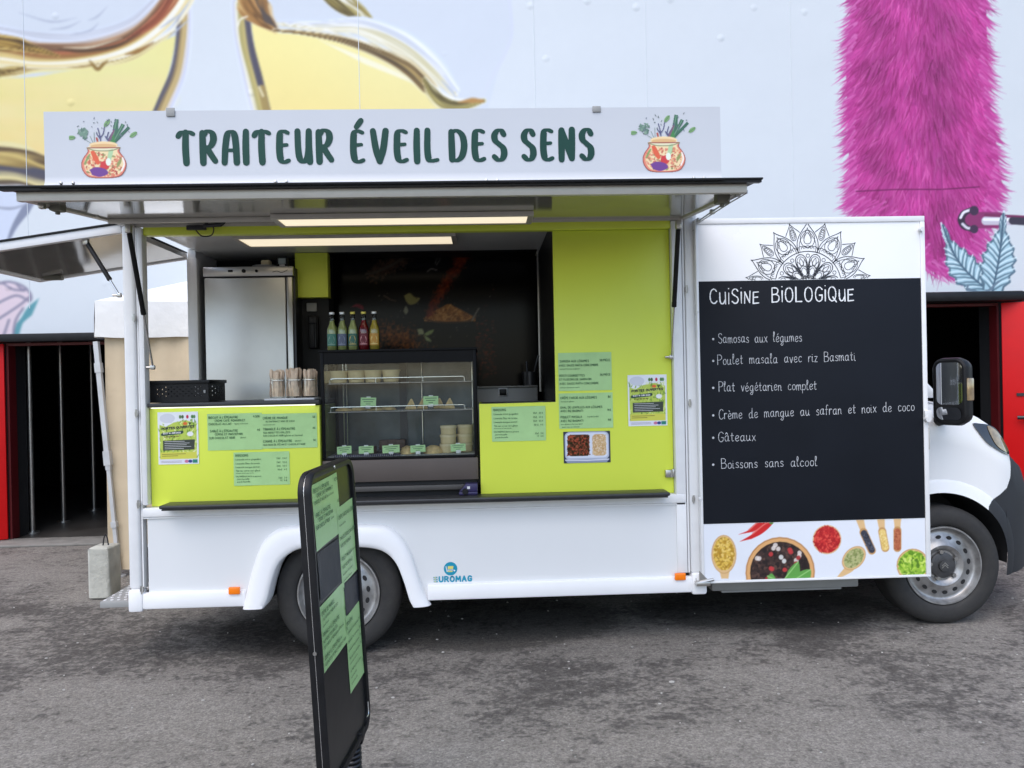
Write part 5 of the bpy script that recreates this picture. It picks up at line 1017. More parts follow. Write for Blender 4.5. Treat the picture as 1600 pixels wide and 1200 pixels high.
# ---- wheels
def wheel(cx, cy, cz, rt=.353, near=True):
    w = bpy.data.objects.new('wheel', None); COL.objects.link(w); w.parent = truck
    t = MB().lathe([(.235, -.005), (.242, .012), (.262, .020), (.300, .022), (.325, .014), (.342, .0), (.351, -.016), (rt, -.03), (rt, -.17), (.345, -.19), (.30, -.205), (.235, -.19)], (0, 0, 0), 'Y', 64)
    t.build('tyre', 'rubber', w, 50)
    rb = MB()
    rb.lathe([(.233, -.10), (.236, -.01), (.232, .010), (.224, .010), (.218, -.004), (.212, -.02), (.204, -.026), (.190, -.026), (.178, -.018), (.150, -.012), (.135, .000), (.120, .010), (.105, .004), (.088, -.012), (.0, -.014)], (0, 0, 0), 'Y', 64)
    rb.build('rim', 'rim', w, 40)
    hl_ = MB()
    for k in range(16):
        a_ = k*2*math.pi/16+.1; c_ = Vector((.166*math.cos(a_), .0125, .166*math.sin(a_))); tg = Vector((-math.sin(a_), 0, math.cos(a_)))*.017; rd = Vector((math.cos(a_), 0, math.sin(a_)))*.0115
        hl_.bm.faces.new([hl_.bm.verts.new(c_+tg*math.cos(s_)+rd*math.sin(s_)) for s_ in np.linspace(0, 2*math.pi, 12, False)])
    hl_.build('vent_hole', 'blackmat', w, fix=False)
    hb = MB().lathe([(.078, -.014), (.076, .002), (.070, .006), (.034, .008), (.032, .020), (.0, .022)], (0, 0, 0), 'Y', 32); hb.build('hub_cap', 'wheelblack', w)
    nu = MB()
    for k in range(5):
        a_ = k*2*math.pi/5+.5; nu.cyl((.083*math.cos(a_), .0, .083*math.sin(a_)), (.083*math.cos(a_), -.016, .083*math.sin(a_)), .012, seg=8)
    nu.build_each('wheel_nut', 'steel', w)
    cv_ = MB()
    for k in (0, .013): cv_.ribbon([(-.018, -.012+k), (0, .006+k), (.018, -.012+k)], .006, frame((0, -.0225, 0)), .0005, caps=False)
    cv_.build('chevron_emblem', 'steel', w, fix=False)
    w.location = (cx, cy, cz)
    return w
wheel(-.842, .085, .319); wheel(2.712, .168, .352)
for cx, cz in ((-.842, .340), (2.712, .352)):
    w = wheel(cx, DP-.09, cz); w.rotation_euler = (0, 0, math.pi)
ub = MB().box((-1.90, .14, .40), (-1.30, DP-.1, .555)).box((-1.29, .46, .36), (-.40, DP-.46, .555)).box((-.39, .14, .38), (1.2, DP-.1, .555)).box((-.30, .42, .20), (.95, DP-.3, .375), .03).box((-1.85, .5, .26), (-1.34, DP-.3, .395), .03).box((1.2, .40, .36), (3.3, DP-.40, .56)).cyl((-.842, .2, .346), (-.842, DP-.2, .346), .05).cyl((2.67, .3, .352), (2.67, DP-.3, .352), .04)  # low tank boxes added to block light and darken the ground beneath
ub.build('chassis_and_light_blocks', 'blackmat', truck)
a, b = at(1112, 906, .12), at(1342, 917, .12); MB().box((a.x, .12, b.z), (b.x, .36, a.z+.04), .01).box((a.x+.06, .13, b.z-.012), (b.x-.1, .3, b.z-.001)).build('side_step', 'grey', truck)

# ---- cab
CY, WX, WZ, AR = .165, 2.698, .372, .415
shx = [1.3, 2.2, 2.60, 2.895, 2.975, 3.04, 3.105, 3.175, 3.215, 3.29, 3.41, 3.52, 3.60]; shz = [1.36, 1.35, 1.325, 1.262, 1.222, 1.178, 1.118, 1.035, .975, .93, .88, .83, .76]
ctz = [1.36, 1.36, 1.35, 1.325, 1.30, 1.265, 1.22, 1.155, 1.11, 1.05, .97, .89, .78]
sz = lambda x: float(np.interp(x, shx, shz)); cz_ = lambda x: float(np.interp(x, shx, ctz))
def yb(x, z):
    y = CY+.55*max(0, (x-3.02)/.58)**2.0
    r_ = math.hypot(x-WX, z-WZ); y -= .022*max(0, 1-max(0, r_-AR)/.075)**.6 if r_ < AR+.075 else 0
    zt = sz(x); k = max(0, 1-(zt-z)/.22); y += .055*k*k
    y += .02*max(0, (.75-z)/.4)**2 if x > 3.0 else 0
    return y
def bot(x):
    dx = x-WX
    return WZ+math.sqrt(AR*AR-dx*dx) if abs(dx) < AR else (.275 if dx > 0 else .335)
XS = sorted(set(list(np.linspace(1.3, 2.25, 8))+list(np.linspace(2.25, 2.96, 72))+list(np.linspace(2.96, 3.19, 116))[1:]+list(np.linspace(3.19, 3.60, 30))[1:]+[WX-AR+.0005, WX+AR-.0005, WX-AR-.0005, WX+AR+.0005]))
TS = np.linspace(0, 1, 200)
def blackzone(x, z): return x > float(np.interp(z, [.3, .70, .73, .765, .80, .86, .92, .985, 1.03, 1.2], [2.9, 2.985, 3.01, 3.07, 3.12, 3.15, 3.165, 3.185, 3.24, 3.3]))
wb, bbm = MB(), MB()
def cabgrid(flip):
    P = [[None]*len(TS) for _ in XS]
    for i, x in enumerate(XS):
        b_, t_ = bot(x), sz(x)
        for j, t in enumerate(TS):
            z = b_+(t_-b_)*t; y = yb(x, z); P[i][j] = Vector((x, y if not flip else DP-y, z))
    vv = {}
    def V_(m_, i, j):
        k = (id(m_), i, j)
        if k not in vv: vv[k] = m_.bm.verts.new(P[i][j])
        return vv[k]
    for i in range(len(XS)-1):
        for j in range(len(TS)-1):
            c_ = (P[i][j]+P[i+1][j+1])/2; m_ = bbm if blackzone(c_.x, c_.z) else wb
            m_.bm.faces.new([V_(m_, i, j), V_(m_, i+1, j), V_(m_, i+1, j+1), V_(m_, i, j+1)])
    return P
Pn = cabgrid(False); Pf = cabgrid(True)
for i in range(len(XS)-1):
    x0, x1 = XS[i], XS[i+1]; m_ = bbm if x0 > 3.2 else wb
    prof_ = lambda x: [Vector((x, yb(x, sz(x))+(DP/2-yb(x, sz(x)))*s_, sz(x)+(cz_(x)-sz(x))*(1-(1-s_)**2.6))) for s_ in (0, .04, .09, .16, .26, .4, .6, .8, 1)]
    A, B = prof_(x0), prof_(x1); fl = lambda p: Vector((p.x, DP-p.y, p.z))
    for k in range(len(A)-1):
        m_.bm.faces.new([m_.bm.verts.new(p) for p in (A[k], B[k], B[k+1], A[k+1])]); m_.bm.faces.new([m_.bm.verts.new(fl(p)) for p in (A[k], A[k+1], B[k+1], B[k])])
for k in range(len(TS)-1):
    bbm.bm.faces.new([bbm.bm.verts.new(p) for p in (Pn[-1][k], Pf[-1][k], Pf[-1][k+1], Pn[-1][k+1])])
for m_ in (wb, bbm): bmesh.ops.remove_doubles(m_.bm, verts=m_.bm.verts[:], dist=.0002)
cab = wb.build('cab', 'white', truck, 55)
bbm.build('bumper', mat('grained black bumper', (.022, .024, .028), .6, var=.1), cab, 55)
li = MB(); ai = [Vector((WX+AR*math.cos(t), 0, WZ+AR*math.sin(t))) for t in np.linspace(-.05, math.pi+.05, 30)]
li.grid([[p+Vector((0, yb(p.x, p.z)+.004, 0)) for p in ai], [p+Vector((0, .55, 0)) for p in ai]]).box((WX-AR-.05, .55, .3), (WX+AR+.05, .57, .85)); li.build('wheel_house', 'blackmat', cab)
up = MB().prism([(1.3, 1.365), (2.80, 1.345), (2.15, 2.05), (1.95, 2.16), (1.3, 2.22)], .26, DP-.26, .04); up.build('cab_roof', 'white', cab)
gl = MB().prism([(1.75, 1.40), (2.62, 1.395), (2.12, 1.96), (1.75, 2.02)], .252, .259).prism([(1.75, 1.40), (2.62, 1.395), (2.12, 1.96), (1.75, 2.02)], DP-.259, DP-.252)
n_ = Vector((.705, 0, .65)).normalized()*.006
q = [Vector((2.775, y, 1.375)) for y in (.36, DP-.36)]+[Vector((2.19, y, 2.01)) for y in (DP-.42, .42)]
gl.bm.faces.new([gl.bm.verts.new(p+n_*1.3) for p in q]); gl.build_each('window', 'windscreen', cab)
def onside(poly, off, nm, m, parent, k=4):
    P = smooth([xz(px, py, CY+.02) for px, py in poly], k, True); c_ = np.mean(P, 0); b_ = MB(); rings = []
    for s_ in (1, .75, .45, .15): rings.append([Vector((c_[0]+(p[0]-c_[0])*s_, 0, c_[1]+(p[1]-c_[1])*s_)) for p in P])
    for rg in rings:
        for v in rg: v.y = yb(v.x, min(v.z, sz(v.x)))-off
    rings[0] = [v+Vector((0, off+.004, 0)) for v in rings[0]]; r0 = [Vector((v.x, v.y-off-.004, v.z)) for v in rings[0]]
    for A, B in zip([rings[0], r0]+rings[1:], [r0]+rings[1:]):
        n = len(A)
        for i in range(n): b_.bm.faces.new([b_.bm.verts.new(p) for p in (A[i], A[(i+1) % n], B[(i+1) % n], B[i])])
    b_.bm.faces.new([b_.bm.verts.new(p) for p in rings[-1]]); bmesh.ops.remove_doubles(b_.bm, verts=b_.bm.verts[:], dist=.0003)
    return b_.build(nm, m, parent, 40)
hd = onside([(1521, 662), (1534, 662), (1548, 664), (1562, 671), (1576, 688), (1588, 704), (1586, 710), (1572, 709), (1556, 702), (1540, 692), (1528, 676)], .010, 'headlight', 'headlamp', cab)
onside([(1545, 666), (1560, 672), (1574, 687), (1585, 702), (1578, 707), (1563, 702), (1551, 690)], .014, 'reflector', 'amber', hd)
# door mirror
c_ = at(1484, 612, -.10); MM = Matrix.Translation(c_) @ Matrix.Rotation(R(-63), 4, 'Z')
mh = MB()
def rrect(w, h, r, n=7): return [(sx*(w/2-r)+r*math.cos(a), sy*(h/2-r)+r*math.sin(a)) for sx, sy, a0 in ((1, 1, 0), (-1, 1, 90), (-1, -1, 180), (1, -1, 270)) for a in [R(a0+k*90/n) for k in range(n+1)]]
rr = []
for w, h, y in ((.172, .350, -.010), (.190, .372, -.004), (.196, .380, .02), (.186, .36, .06), (.12, .28, .10), (.05, .12, .115)): rr.append([Vector((x, y, z)) for x, z in rrect(w, h, min(.06, w*.3))])
for A, B in zip(rr, rr[1:]):
    for i in range(len(A)): mh.bm.faces.new([mh.bm.verts.new(p) for p in (A[i], A[(i+1) % len(A)], B[(i+1) % len(A)], B[i])])
mh.bm.faces.new([mh.bm.verts.new(p) for p in rr[-1]]); mh.bm.faces.new([mh.bm.verts.new(p+Vector((0, .006, 0))) for p in rr[0]])
bmesh.ops.remove_doubles(mh.bm, verts=mh.bm.verts[:], dist=.0004)
mh.xf(MM); mh.tube([MM @ Vector((.02, .06, -.08)), Vector((2.72, .16, 1.22)), Vector((2.70, .24, 1.20))], .035, 10)
mir = mh.build('door_mirror', 'black', cab, 50)
mg = MB(); mg.bm.faces.new([mg.bm.verts.new((x, -.0055, z+.045)) for x, z in rrect(.146, .235, .032)]); mg.bm.faces.new([mg.bm.verts.new((x, -.0060-(z+.035)*.22, z-.122)) for x, z in rrect(.138, .070, .028)])
mg.xf(MM).build('mirror_glass', 'mirrorglass', mir, fix=False)
MB().box((.089, .0, -.05), (.106, .055, .075), .007).xf(MM).build('indicator', 'amber', mir)
# ================================================================ THINGS ON AND IN THE TRUCK
# ---- refrigerated display case
VX0, VX1, VY0, VY1 = x500+.006, x750-.012, .055, .50
vb, vt = at(620, 772, VY0).z, at(620, 545, VY0).z
vz = lambda py: at(622, py, VY0).z
case = thing('display_case', 'black glass fronted refrigerated display case with steel base between the lime panels', 'display case', (VX0, VY0, OZ0))
w_ = .018; c = MB()
for x0, x1 in ((VX0, VX0+w_), (VX1-w_, VX1)):
    c.box((x0, VY0, vz(716)), (x1, VY0+.022, vt), .003).box((x0, VY1-.02, vz(716)), (x1, VY1, vt), .003)
c.box((VX0-.006, VY0-.006, vt-.014), (VX1+.006, VY1, vt), .003).box((VX0+w_, VY0+.004, vz(567)), (VX1-w_, VY0+.012, vt-.015)).box((VX0+w_, VY0, vz(717)), (VX1-w_, VY0+.03, vz(713)), .002)
c.build('frame', 'caseblack', case)
MB().box((VX0+w_+.001, VY0+.006, vz(712.5)), (VX1-w_-.001, VY0+.010, vz(567.5))).build('front_glass', 'glass', case)
MB().box((VX0+.003, VY0+.023, vz(716)), (VX0+.007, VY1-.021, vt-.015)).box((VX1-.007, VY0+.023, vz(716)), (VX1-.003, VY1-.021, vt-.015)).build('side_glass', 'glass', case)
MB().box((VX0+.0, VY0-.004, vz(752)), (VX1, VY1, vz(717.5)), .004).build('base', mat('bronze grey steel', (.115, .094, .083), .5, metal=.2, var=.05, spec=.3), case)
MB().box((VX0+.01, VY0+.02, vz(759)), (VX1-.01, VY1-.01, vz(752.5))).box((VX0+.02, VY0+.04, OZ0+.003), (VX1-.02, VY1-.02, vz(768))).build('plinth', 'blackmat', case)
MB().box((VX0+.005, VY0+.004, vz(767.5)), (VX1-.03, VY1-.02, vz(759.5)), .003).build('drip_rail', mat('dull steel rail', (.085, .078, .072), .5, metal=.2, var=.08), case)
MB().box((VX0+w_, VY0+.035, vz(716)), (VX1-w_, VY1-.02, vz(714)+.006), .002).build('deck', 'grey', case)
gr = MB()
for i in range(34): gr.box((VX0+.06+i*.011, VY0+.034, vz(714.5)), (VX0+.066+i*.011, VY0+.036, vz(709.5)))
gr.build('air_grille', 'bluebox', case)
bd = MB().box((VX0+w_, VY1-.018, vz(713)), (VX1-w_, VY1-.012, vt-.03)); bd.build('rear_door', mat('misted rear glass', (.085, .10, .108), .22, var=.5, vs=5), case)
bf = MB(); xm = at(632, 650, VY1).x
bf.box((xm-.025, VY1-.030, vz(713)), (xm+.02, VY1-.019, vt-.03)).box((VX0+.02, VY1-.03, vz(713)), (VX0+.05, VY1-.019, vt-.03)); bf.build('rear_door_frame', 'dark_metal', case)
ps = MB()
for x in (VX0+.055, VX0+.075, at(657, 650, .3).x, VX1-.03): ps.cyl((x, VY1-.05, vz(713)), (x, VY1-.05, vt-.04), .004, seg=6)
ps.build_each('shelf_upright', 'wire', case)
def wire_shelf(py):
    z = vz(py); s_ = MB(); xa, xb, ya, yb_ = VX0+.03, VX1-.03, VY0+.06, VY1-.05
    for k in range(46): x = xa+(xb-xa)*k/45; s_.cyl((x, ya, z), (x, yb_, z), .0016, seg=5, caps=False)
    for y in (ya, (ya+yb_)/2, yb_): s_.cyl((xa, y, z-.003), (xb, y, z-.003), .003, seg=6)
    s_.tube(smooth([(xa+.01, ya, z), (xa+.012, ya, z+.022), (xa+.03, ya, z+.026)], 4)+[(xb-.05, ya, z+.026), (xb-.04, ya, z+.02), (xb-.04, ya, z)], .003, 6)
    for t in (.33, .66): s_.cyl((xa+(xb-xa)*t, ya, z), (xa+(xb-xa)*t, ya, z+.026), .0025, seg=6)
    s_.build('shelf', 'wire', case); return z+.0025
zs1, zs2, zs3 = wire_shelf(597), wire_shelf(642), vz(714)+.0065
def XV(px, py, Y): return at(px, py, Y).x
# kraft tubs, loose cups first
def tub(name, label, group, h=.068, r0=.040, r1=.052, lid=False):
    r = thing(name, label, 'food tub', (0, 0, 0), group)
    if lid:
        MB().lathe([(0, 0), (r0, 0), (r0+.002, .002), (r1, h-.012), (0, h-.012)], seg=26).build('tub', 'card', r); MB().lathe([(r1-.002, h-.014), (r1+.003, h-.014), (r1+.003, h-.001), (r1-.002, h), (r1-.006, h-.003), (0, h-.003)], seg=26).build('lid', 'cardlid', r)
    else:
        MB().lathe([(0, 0), (r0, 0), (r0+.002, .002), (r1, h), (r1+.003, h+.001), (r1+.003, h-.004), (r1, h-.006)], seg=26).lathe([(r1, h), (r1-.003, h-.002), (r0, .01), (0, .01)], seg=26).build('tub', 'card', r)
        MB().lathe([(0, h-.010), (r1-.003, h-.012)], seg=20).build('filling', 'cream', r)
    return r
gt = 'open tubs on the upper shelf'
t0 = tub('food_tub', 'open kraft tub at the left end of the upper shelf, partly behind its neighbour', gt); t0.location = (XV(516, 590, .24), .26, zs1)
for px, lb in ((530, 'open kraft tub second from the left on the upper shelf'), (557, 'open kraft tub in the middle of the upper shelf row'), (583, 'open kraft tub second from the right in the upper shelf row'), (611, 'open kraft tub rightmost of the upper shelf row')): copy_tree(t0, (XV(px, 590, .17), .17, zs1), lb)
gl_ = 'lidded tubs stacked in the display case'
l0_ = tub('lidded_tub', 'lidded kraft tub at the bottom of the left stack', gl_, .052, .042, .046, True); hh = .0525
xA, xB = XV(700, 690, .2), XV(726, 690, .24); l0_.location = (xA, .2, zs3)
for x, y, k, lb in ((xA, .2, 1, 'lidded kraft tub in the middle of the left stack'), (xA, .2, 2, 'lidded kraft tub on top of the left stack'), (xB, .24, 0, 'lidded kraft tub at the bottom of the stack by the right glass'), (xB, .24, 1, 'lidded kraft tub in the middle of the stack by the right glass'), (xB, .24, 2, 'lidded kraft tub on top of the stack by the right glass')): copy_tree(l0_, (x+.002*k, y, zs3+hh*k), lb)
def samosa(x, y, z, r, h, lb):
    o = MB(); rnd = [Vector((r*math.cos(R(a)), r*math.sin(R(a)), 0)) for a in (200, 320, 80)]
    o.bm.faces.new([o.bm.verts.new(p) for p in rnd[::-1]]); o.bm.verts.ensure_lookup_table(); b = o.bm.verts[:]; t = o.bm.verts.new((0, 0, h))
    for i in range(3): o.bm.faces.new((b[2-i], b[2-(i+1) % 3] if i < 2 else b[2], t))
    bmesh.ops.bevel(o.bm, geom=o.bm.edges[:], offset=.008, segments=2, profile=.5, affect='EDGES'); s_ = o.build('samosa', 'pastry', None, 60); s_.location = (x, y, z); tag(s_, lb, 'samosa', 'samosas on the middle shelf'); return s_
for px, y, lb in ((643, .17, 'leftmost golden samosa on the middle shelf'), (661, .22, 'golden samosa half hidden by the price card'), (687, .24, 'golden samosa just right of the price card on the shelf'), (703, .16, 'rightmost golden samosa standing alone on the middle shelf')): samosa(XV(px, 634, y), y, zs2, .047, .075, lb)
def blob(name, cat, x, y, z, sx, sy, sz_, m, lb, grp=None):
    o = MB(); bmesh.ops.create_icosphere(o.bm, subdivisions=3, radius=1)
    for v in o.bm.verts:
        n_ = 1+.06*math.sin(v.co.x*7+x*50)*math.sin(v.co.y*6); v.co = Vector((v.co.x*sx*n_, v.co.y*sy*n_, max(v.co.z, 0)*sz_*n_))
    o = o.build(name, m, None, 60); o.location = (x, y, z); return tag(o, lb, cat, grp)
gp = 'flat pastries on the middle shelf'
for px, y, lb in ((537, .2, 'flat greenish fritter at the left of the middle shelf'), (560, .24, 'flat greenish fritter behind the left price card'), (586, .2, 'flat greenish fritter right of the left price card'), (606, .24, 'flat greenish fritter farthest right of the four')): blob('fritter', 'fritter', XV(px, 634, y), y, zs2, .05, .045, .018, 'pastry', lb, gp)
for px, y, sx, lb in ((637, .19, .045, 'folded crepe left of the price card on the deck'), (677, .19, .058, 'folded crepe between the price card and the tub stacks')): blob('crepe', 'crepe', XV(px, 704, y), y, zs3, sx, .06, .045, 'pastry', lb, 'crepes on the deck')
def slab(px, y, lb):
    o = MB().box((-.03, -.03, 0), (.03, .03, .055), .006); o = o.build('cake_slice', 'cake', None); o.location = (XV(px, 694, y), y, zs3+.02); return tag(o, lb, 'cake', 'chocolate cakes on the deck')
tr = MB().box((XV(590, 700, .3), .24, zs3), (XV(632, 700, .3), .40, zs3+.019), .003).build('cake_tray', 'dark_metal'); tag(tr, 'dark tray under the chocolate cakes', 'tray')
for px, lb in ((601, 'left of three dark chocolate cake squares'), (613, 'middle dark chocolate cake square'), (626, 'right of three dark chocolate cake squares')): slab(px, .3, lb)
def cookies(px, lb):
    o = MB()
    for k in range(4): o.lathe([(0, k*.011), (.036, k*.011), (.038, k*.011+.004), (.034, k*.011+.0105), (0, k*.011+.0108)], (random.uniform(-.006, .006), 0, 0), seg=18)
    o = o.build('cookie_pile', 'cake', None); o.location = (XV(px, 702, .24), .24, zs3); return tag(o, lb, 'cookies')
cookies(538, 'low pile of dark cookies behind the leftmost deck card'); cookies(578, 'low pile of dark cookies behind the second deck card')
gcard = 'green price cards in the display case'
def card(px, py, w, h, y, z, lb, rot=0.):
    r = thing('price_card', lb, 'price card', (0, 0, 0), gcard); m_ = Matrix.Translation((XV(px, py, y), y, z+.012)) @ Matrix.Rotation(rot, 4, 'Y') @ Matrix.Rotation(R(-12), 4, 'X')
    cc = MB().box((-w/2, -.0006, 0), (w/2, .0006, h)).xf(m_).build('card', 'sheet', r)
    t = MB()
    for k in range(3): 
        n_ = [.8, .62, .3][k]; t.ribbon([(-w*n_/2, h*(.78-.25*k)), (w*n_/2, h*(.78-.25*k))], h*.075, (m_ @ Vector((0, -.0007, 0)), m_.to_3x3() @ UX, m_.to_3x3() @ UZ, m_.to_3x3() @ NF), .0004, caps=False)
    t.build('print', 'sheetink', cc, fix=False)
    MB().box((-.014, -.004, -.012), (.014, .004, .006), .002).box((-.012, .001, h-.003), (.012, .003, h+.006)).xf(m_).build('holder', 'tray', r)
card(575, 626, .088, .052, .125, zs2+.012, 'green price card above the fritters on the middle shelf', .03); card(673, 626, .086, .052, .125, zs2+.012, 'green price card among the samosas')
card(538, 700, .082, .044, .12, zs3, 'leftmost green price card on the deck of the case', -.06); card(572, 698, .084, .042, .12, zs3, 'green price card in front of the second cookie pile', -.03); card(611, 697, .098, .044, .12, zs3, 'widest green price card, before the chocolate cakes', -.05); card(653, 697, .086, .040, .12, zs3, 'green price card before the folded crepes', -.04); card(716, 695, .086, .042, .12, zs3, 'green price card before the lidded tub stacks', -.05)
# ---- drinks on top of the case
def bottle(x, y, z, liq, lab, cap, lb, tone2):
    r = thing('drink_bottle', lb, 'bottle', (0, 0, 0), 'drink bottles on the display case')
    P = [(0, .002), (.026, .002), (.0295, .006), (.0297, .118), (.027, .136), (.018, .158), (.0135, .176), (.0125, .214), (.0145, .216), (.0145, .224)]
    MB().lathe(P, seg=26).build('glass', 'bottleglass', r, 60)
    MB().lathe([(0, .006), (.025, .006), (.0278, .010), (.0280, .117), (.0255, .134), (.0165, .156), (.012, .174), (.0115, .178), (0, .178)], seg=22).build('drink', mat('drink', liq, .15, var=.03, spec=.8), r, 60)
    o = MB(); th = np.linspace(-1.05, 1.05, 15)-math.pi/2; rr_ = .0304
    o.grid([[Vector((rr_*math.cos(t), rr_*math.sin(t), z_)) for t in th] for z_ in (.030, .05, .075, .100)]); la = o.build('label', mat('label', lab, .5, var=.05), r, 60)
    o = MB(); o.bm.faces.new([o.bm.verts.new((.0308*math.sin(.62*math.cos(t)), -.0308*math.cos(.62*math.cos(t)), .066+.024*math.sin(t))) for t in np.linspace(0, 2*math.pi, 20, False)]); o.grid([[Vector((.0309*math.cos(t), .0309*math.sin(t), z_)) for t in th[2:-2]] for z_ in (.036, .041)]); o.build('label_oval', mat('label oval', tone2, .5), la, 60, fix=False)
    MB().lathe([(.0125, .214), (.0155, .215), (.0155, .225), (.013, .2285), (0, .229)], seg=20).build('cap', mat('cap', cap, .35, metal=.6), r)
    r.location = (x, y, z)
BYY = .22
H = hexl
for px, liq, lab, t2, cap, lb in ((519.5, H(190, 190, 120), H(70, 128, 112), H(140, 170, 150), (.6, .6, .6), 'pale lemonade bottle with dark green label at the left end of the row'), (535.5, H(190, 190, 124), H(96, 104, 128), H(150, 156, 176), (.6, .6, .6), 'pale lemonade bottle with slate blue label'), (552, H(196, 196, 130), H(60, 110, 96), H(214, 186, 110), H(200, 186, 90), 'clear bottle with a green label and yellow oval in the middle of the row'), (569, H(150, 12, 32), H(110, 20, 40), H(226, 160, 160), H(200, 186, 90), 'dark red drink bottle with pink label'), (585.5, H(212, 180, 70), H(204, 150, 60), H(236, 216, 140), (.6, .6, .6), 'yellow drink bottle with orange label at the right end of the row')):
    bottle(XV(px, 540, BYY), BYY, vt, liq, lab, cap, lb, t2)
# ---- jars of wooden cutlery on a tray
ct = z637+.030
xa, xb = XV(420, 630, .2), XV(501, 630, .2)
t_ = MB().box((xa, .10, ct), (xb-.012, .28, ct+.012), .005).build('serving_tray', 'tray'); tag(t_, 'narrow white tray under the jars of wooden cutlery', 'tray')
for px, lb, n_ in ((434, 'left glass jar packed with wooden cutlery', 46), (460, 'middle glass jar packed with the tallest wooden cutlery', 52), (485, 'right glass jar packed with wooden cutlery beside the display case', 44)):
    r = thing('cutlery_jar', lb, 'jar', (0, 0, 0), 'jars of wooden cutlery')
    MB().lathe([(0, .001), (.040, .001), (.043, .006), (.044, .085), (.040, .104), (.040, .118), (.0385, .118), (.0385, .104), (.042, .085), (.041, .008), (0, .006)], seg=28).build('jar', 'jar', r, 50)
    s_ = MB()
    for k in range(n_):
        a_ = random.random()*6.283; q_ = math.sqrt(random.random())*.0345; x, y = q_*math.cos(a_), q_*math.sin(a_); tx_, ty_ = x*1.12+random.uniform(-.003, .003), y*1.12; h_ = random.uniform(.135, .158)+(.008 if px == 460 else 0); yaw = random.uniform(-.9, .9)
        e = Vector((math.cos(yaw), math.sin(yaw), 0)); f_ = Vector((-math.sin(yaw), math.cos(yaw), 0))*.0012
        pr_ = [(0, .011), (.025, .0125), (.05, .009), (.07, .0055), (.11, .0055), (.13, .0075), (h_-.006, .0085), (h_, .005)]
        for sgn in (1, -1): s_.grid([[Vector((x+(tx_-x)*z_/h_, y+(ty_-y)*z_/h_, .009+z_))+e*w__+f_*sgn for w__ in (-ww, ww)] for z_, ww in pr_])
    s_.build('cutlery', 'wood', r, fix=False)
    lg = MB().lathe([(.0405, .1), (.0425, .101), (.0425, .106), (.0405, .107)], seg=28).build('clasp_ring', 'wire', r)
    r.location = (XV(px, 620, .19), .19, ct+.012)
# ---- perforated black crate
def lattice(mb, o, ux, uz, w, h, nx, nz):
    xs_ = np.linspace(0, w, nx*2+2); zs_ = np.linspace(0, h, nz*2+2)
    for i in range(len(xs_)-1):
        for j in range(len(zs_)-1):
            if i % 2 and j % 2 and .12*w < xs_[i] < .86*w and .2*h < zs_[j] < .74*h and (i//2+j//2) % 2: continue
            mb.bm.faces.new([mb.bm.verts.new(o+ux*x+uz*z) for x, z in ((xs_[i], zs_[j]), (xs_[i+1], zs_[j]), (xs_[i+1], zs_[j+1]), (xs_[i], zs_[j+1]))])
xa, xb = XV(233, 630, .08), XV(326, 630, .08); r = thing('plastic_crate', 'black perforated plastic crate on the left end of the counter', 'crate', ((xa+xb)/2, .2, ct))
m_ = MB(); ch = .122
for y in (.08, .36): lattice(m_, Vector((xa, y, ct+.002)), UX, UZ, xb-xa, ch, 20, 9)
for x in (xa, xb): lattice(m_, Vector((x, .08, ct+.002)), Vector((0, 1, 0)), UZ, .28, ch, 16, 9)
m_.grid([[Vector((xa, .08, ct+.003)), Vector((xb, .08, ct+.003))], [Vector((xa, .36, ct+.003)), Vector((xb, .36, ct+.003))]])
m_.build('basket', 'black', r, fix=False)
rm = MB()
for a, b in (((xa-.008, .070), (xb+.008, .080)), ((xa-.008, .36), (xb+.008, .370)), ((xa-.008, .0805), (xa, .3595)), ((xb, .0805), (xb+.008, .3595))): rm.box((a[0], a[1], ct+ch-.016), (b[0], b[1], ct+ch+.004), .002)
rm.build('rim', 'black', r); a = at(319, 612, .07); MB().box((a.x-.006, .074, a.z-.008), (a.x+.006, .079, a.z+.010), .002).build('clip', 'grey', r)
# ---- upright fridge
FX0, FX1, FY = XV(319, 500, .95), XV(461, 500, .95), .95
ft = at(390, 417, FY).z; fz = at(390, 432, FY).z
fr = thing('refrigerator', 'tall stainless steel refrigerator at the back of the truck', 'refrigerator', (FX0, FY, .6))
MB().box((FX0, FY+.03, .605), (FX1, FY+.60, ft-.004), .004).build('body', 'dark_metal', fr)
dfx = XV(448, 500, FY)
MB().box((FX0+.012, FY-.02, .70), (dfx, FY+.027, fz-.010), .006, 3).build('door', 'steel_door', fr)
MB().box((dfx+.006, FY-.012, .70), (FX1-.012, FY+.026, fz-.008), .004).build('door_handle', 'steel', fr)
cp = MB().box((FX0+.004, FY-.016, fz), (FX1-.004, FY+.028, ft), .004).build('control_panel', 'steel', fr)
k_ = MB(); 
for px, s_ in ((360, 0), (381, 1), (401, 2)):
    a = at(px, 423.5, FY-.016)
    if s_ == 0: k_.box((a.x-.016, FY-.019, a.z-.008), (a.x+.016, FY-.0165, a.z+.008), .001)
    else: k_.cyl((a.x, FY-.0165, a.z), (a.x, FY-.024, a.z), .013 if s_ == 1 else .010, seg=14)
k_.build_each('control_knob', 'black', cp)
ct2 = MB(); a = at(426, 425, FY-.0165); ct2.ribbon(smooth([(a.x, a.z), (a.x+.03, a.z+.006), (a.x+.06, a.z-.004), (a.x+.10, a.z+.012)], 5), .004, frame((0, FY-.0165, 0)), .0008); ct2.build('maker_mark', 'dark_metal', cp, fix=False)
a = at(442, 407, 1.0); r = thing('countdown_timer', 'small dark kitchen timer with grey display standing on the refrigerator', 'timer', (a.x, 1.0, ft))
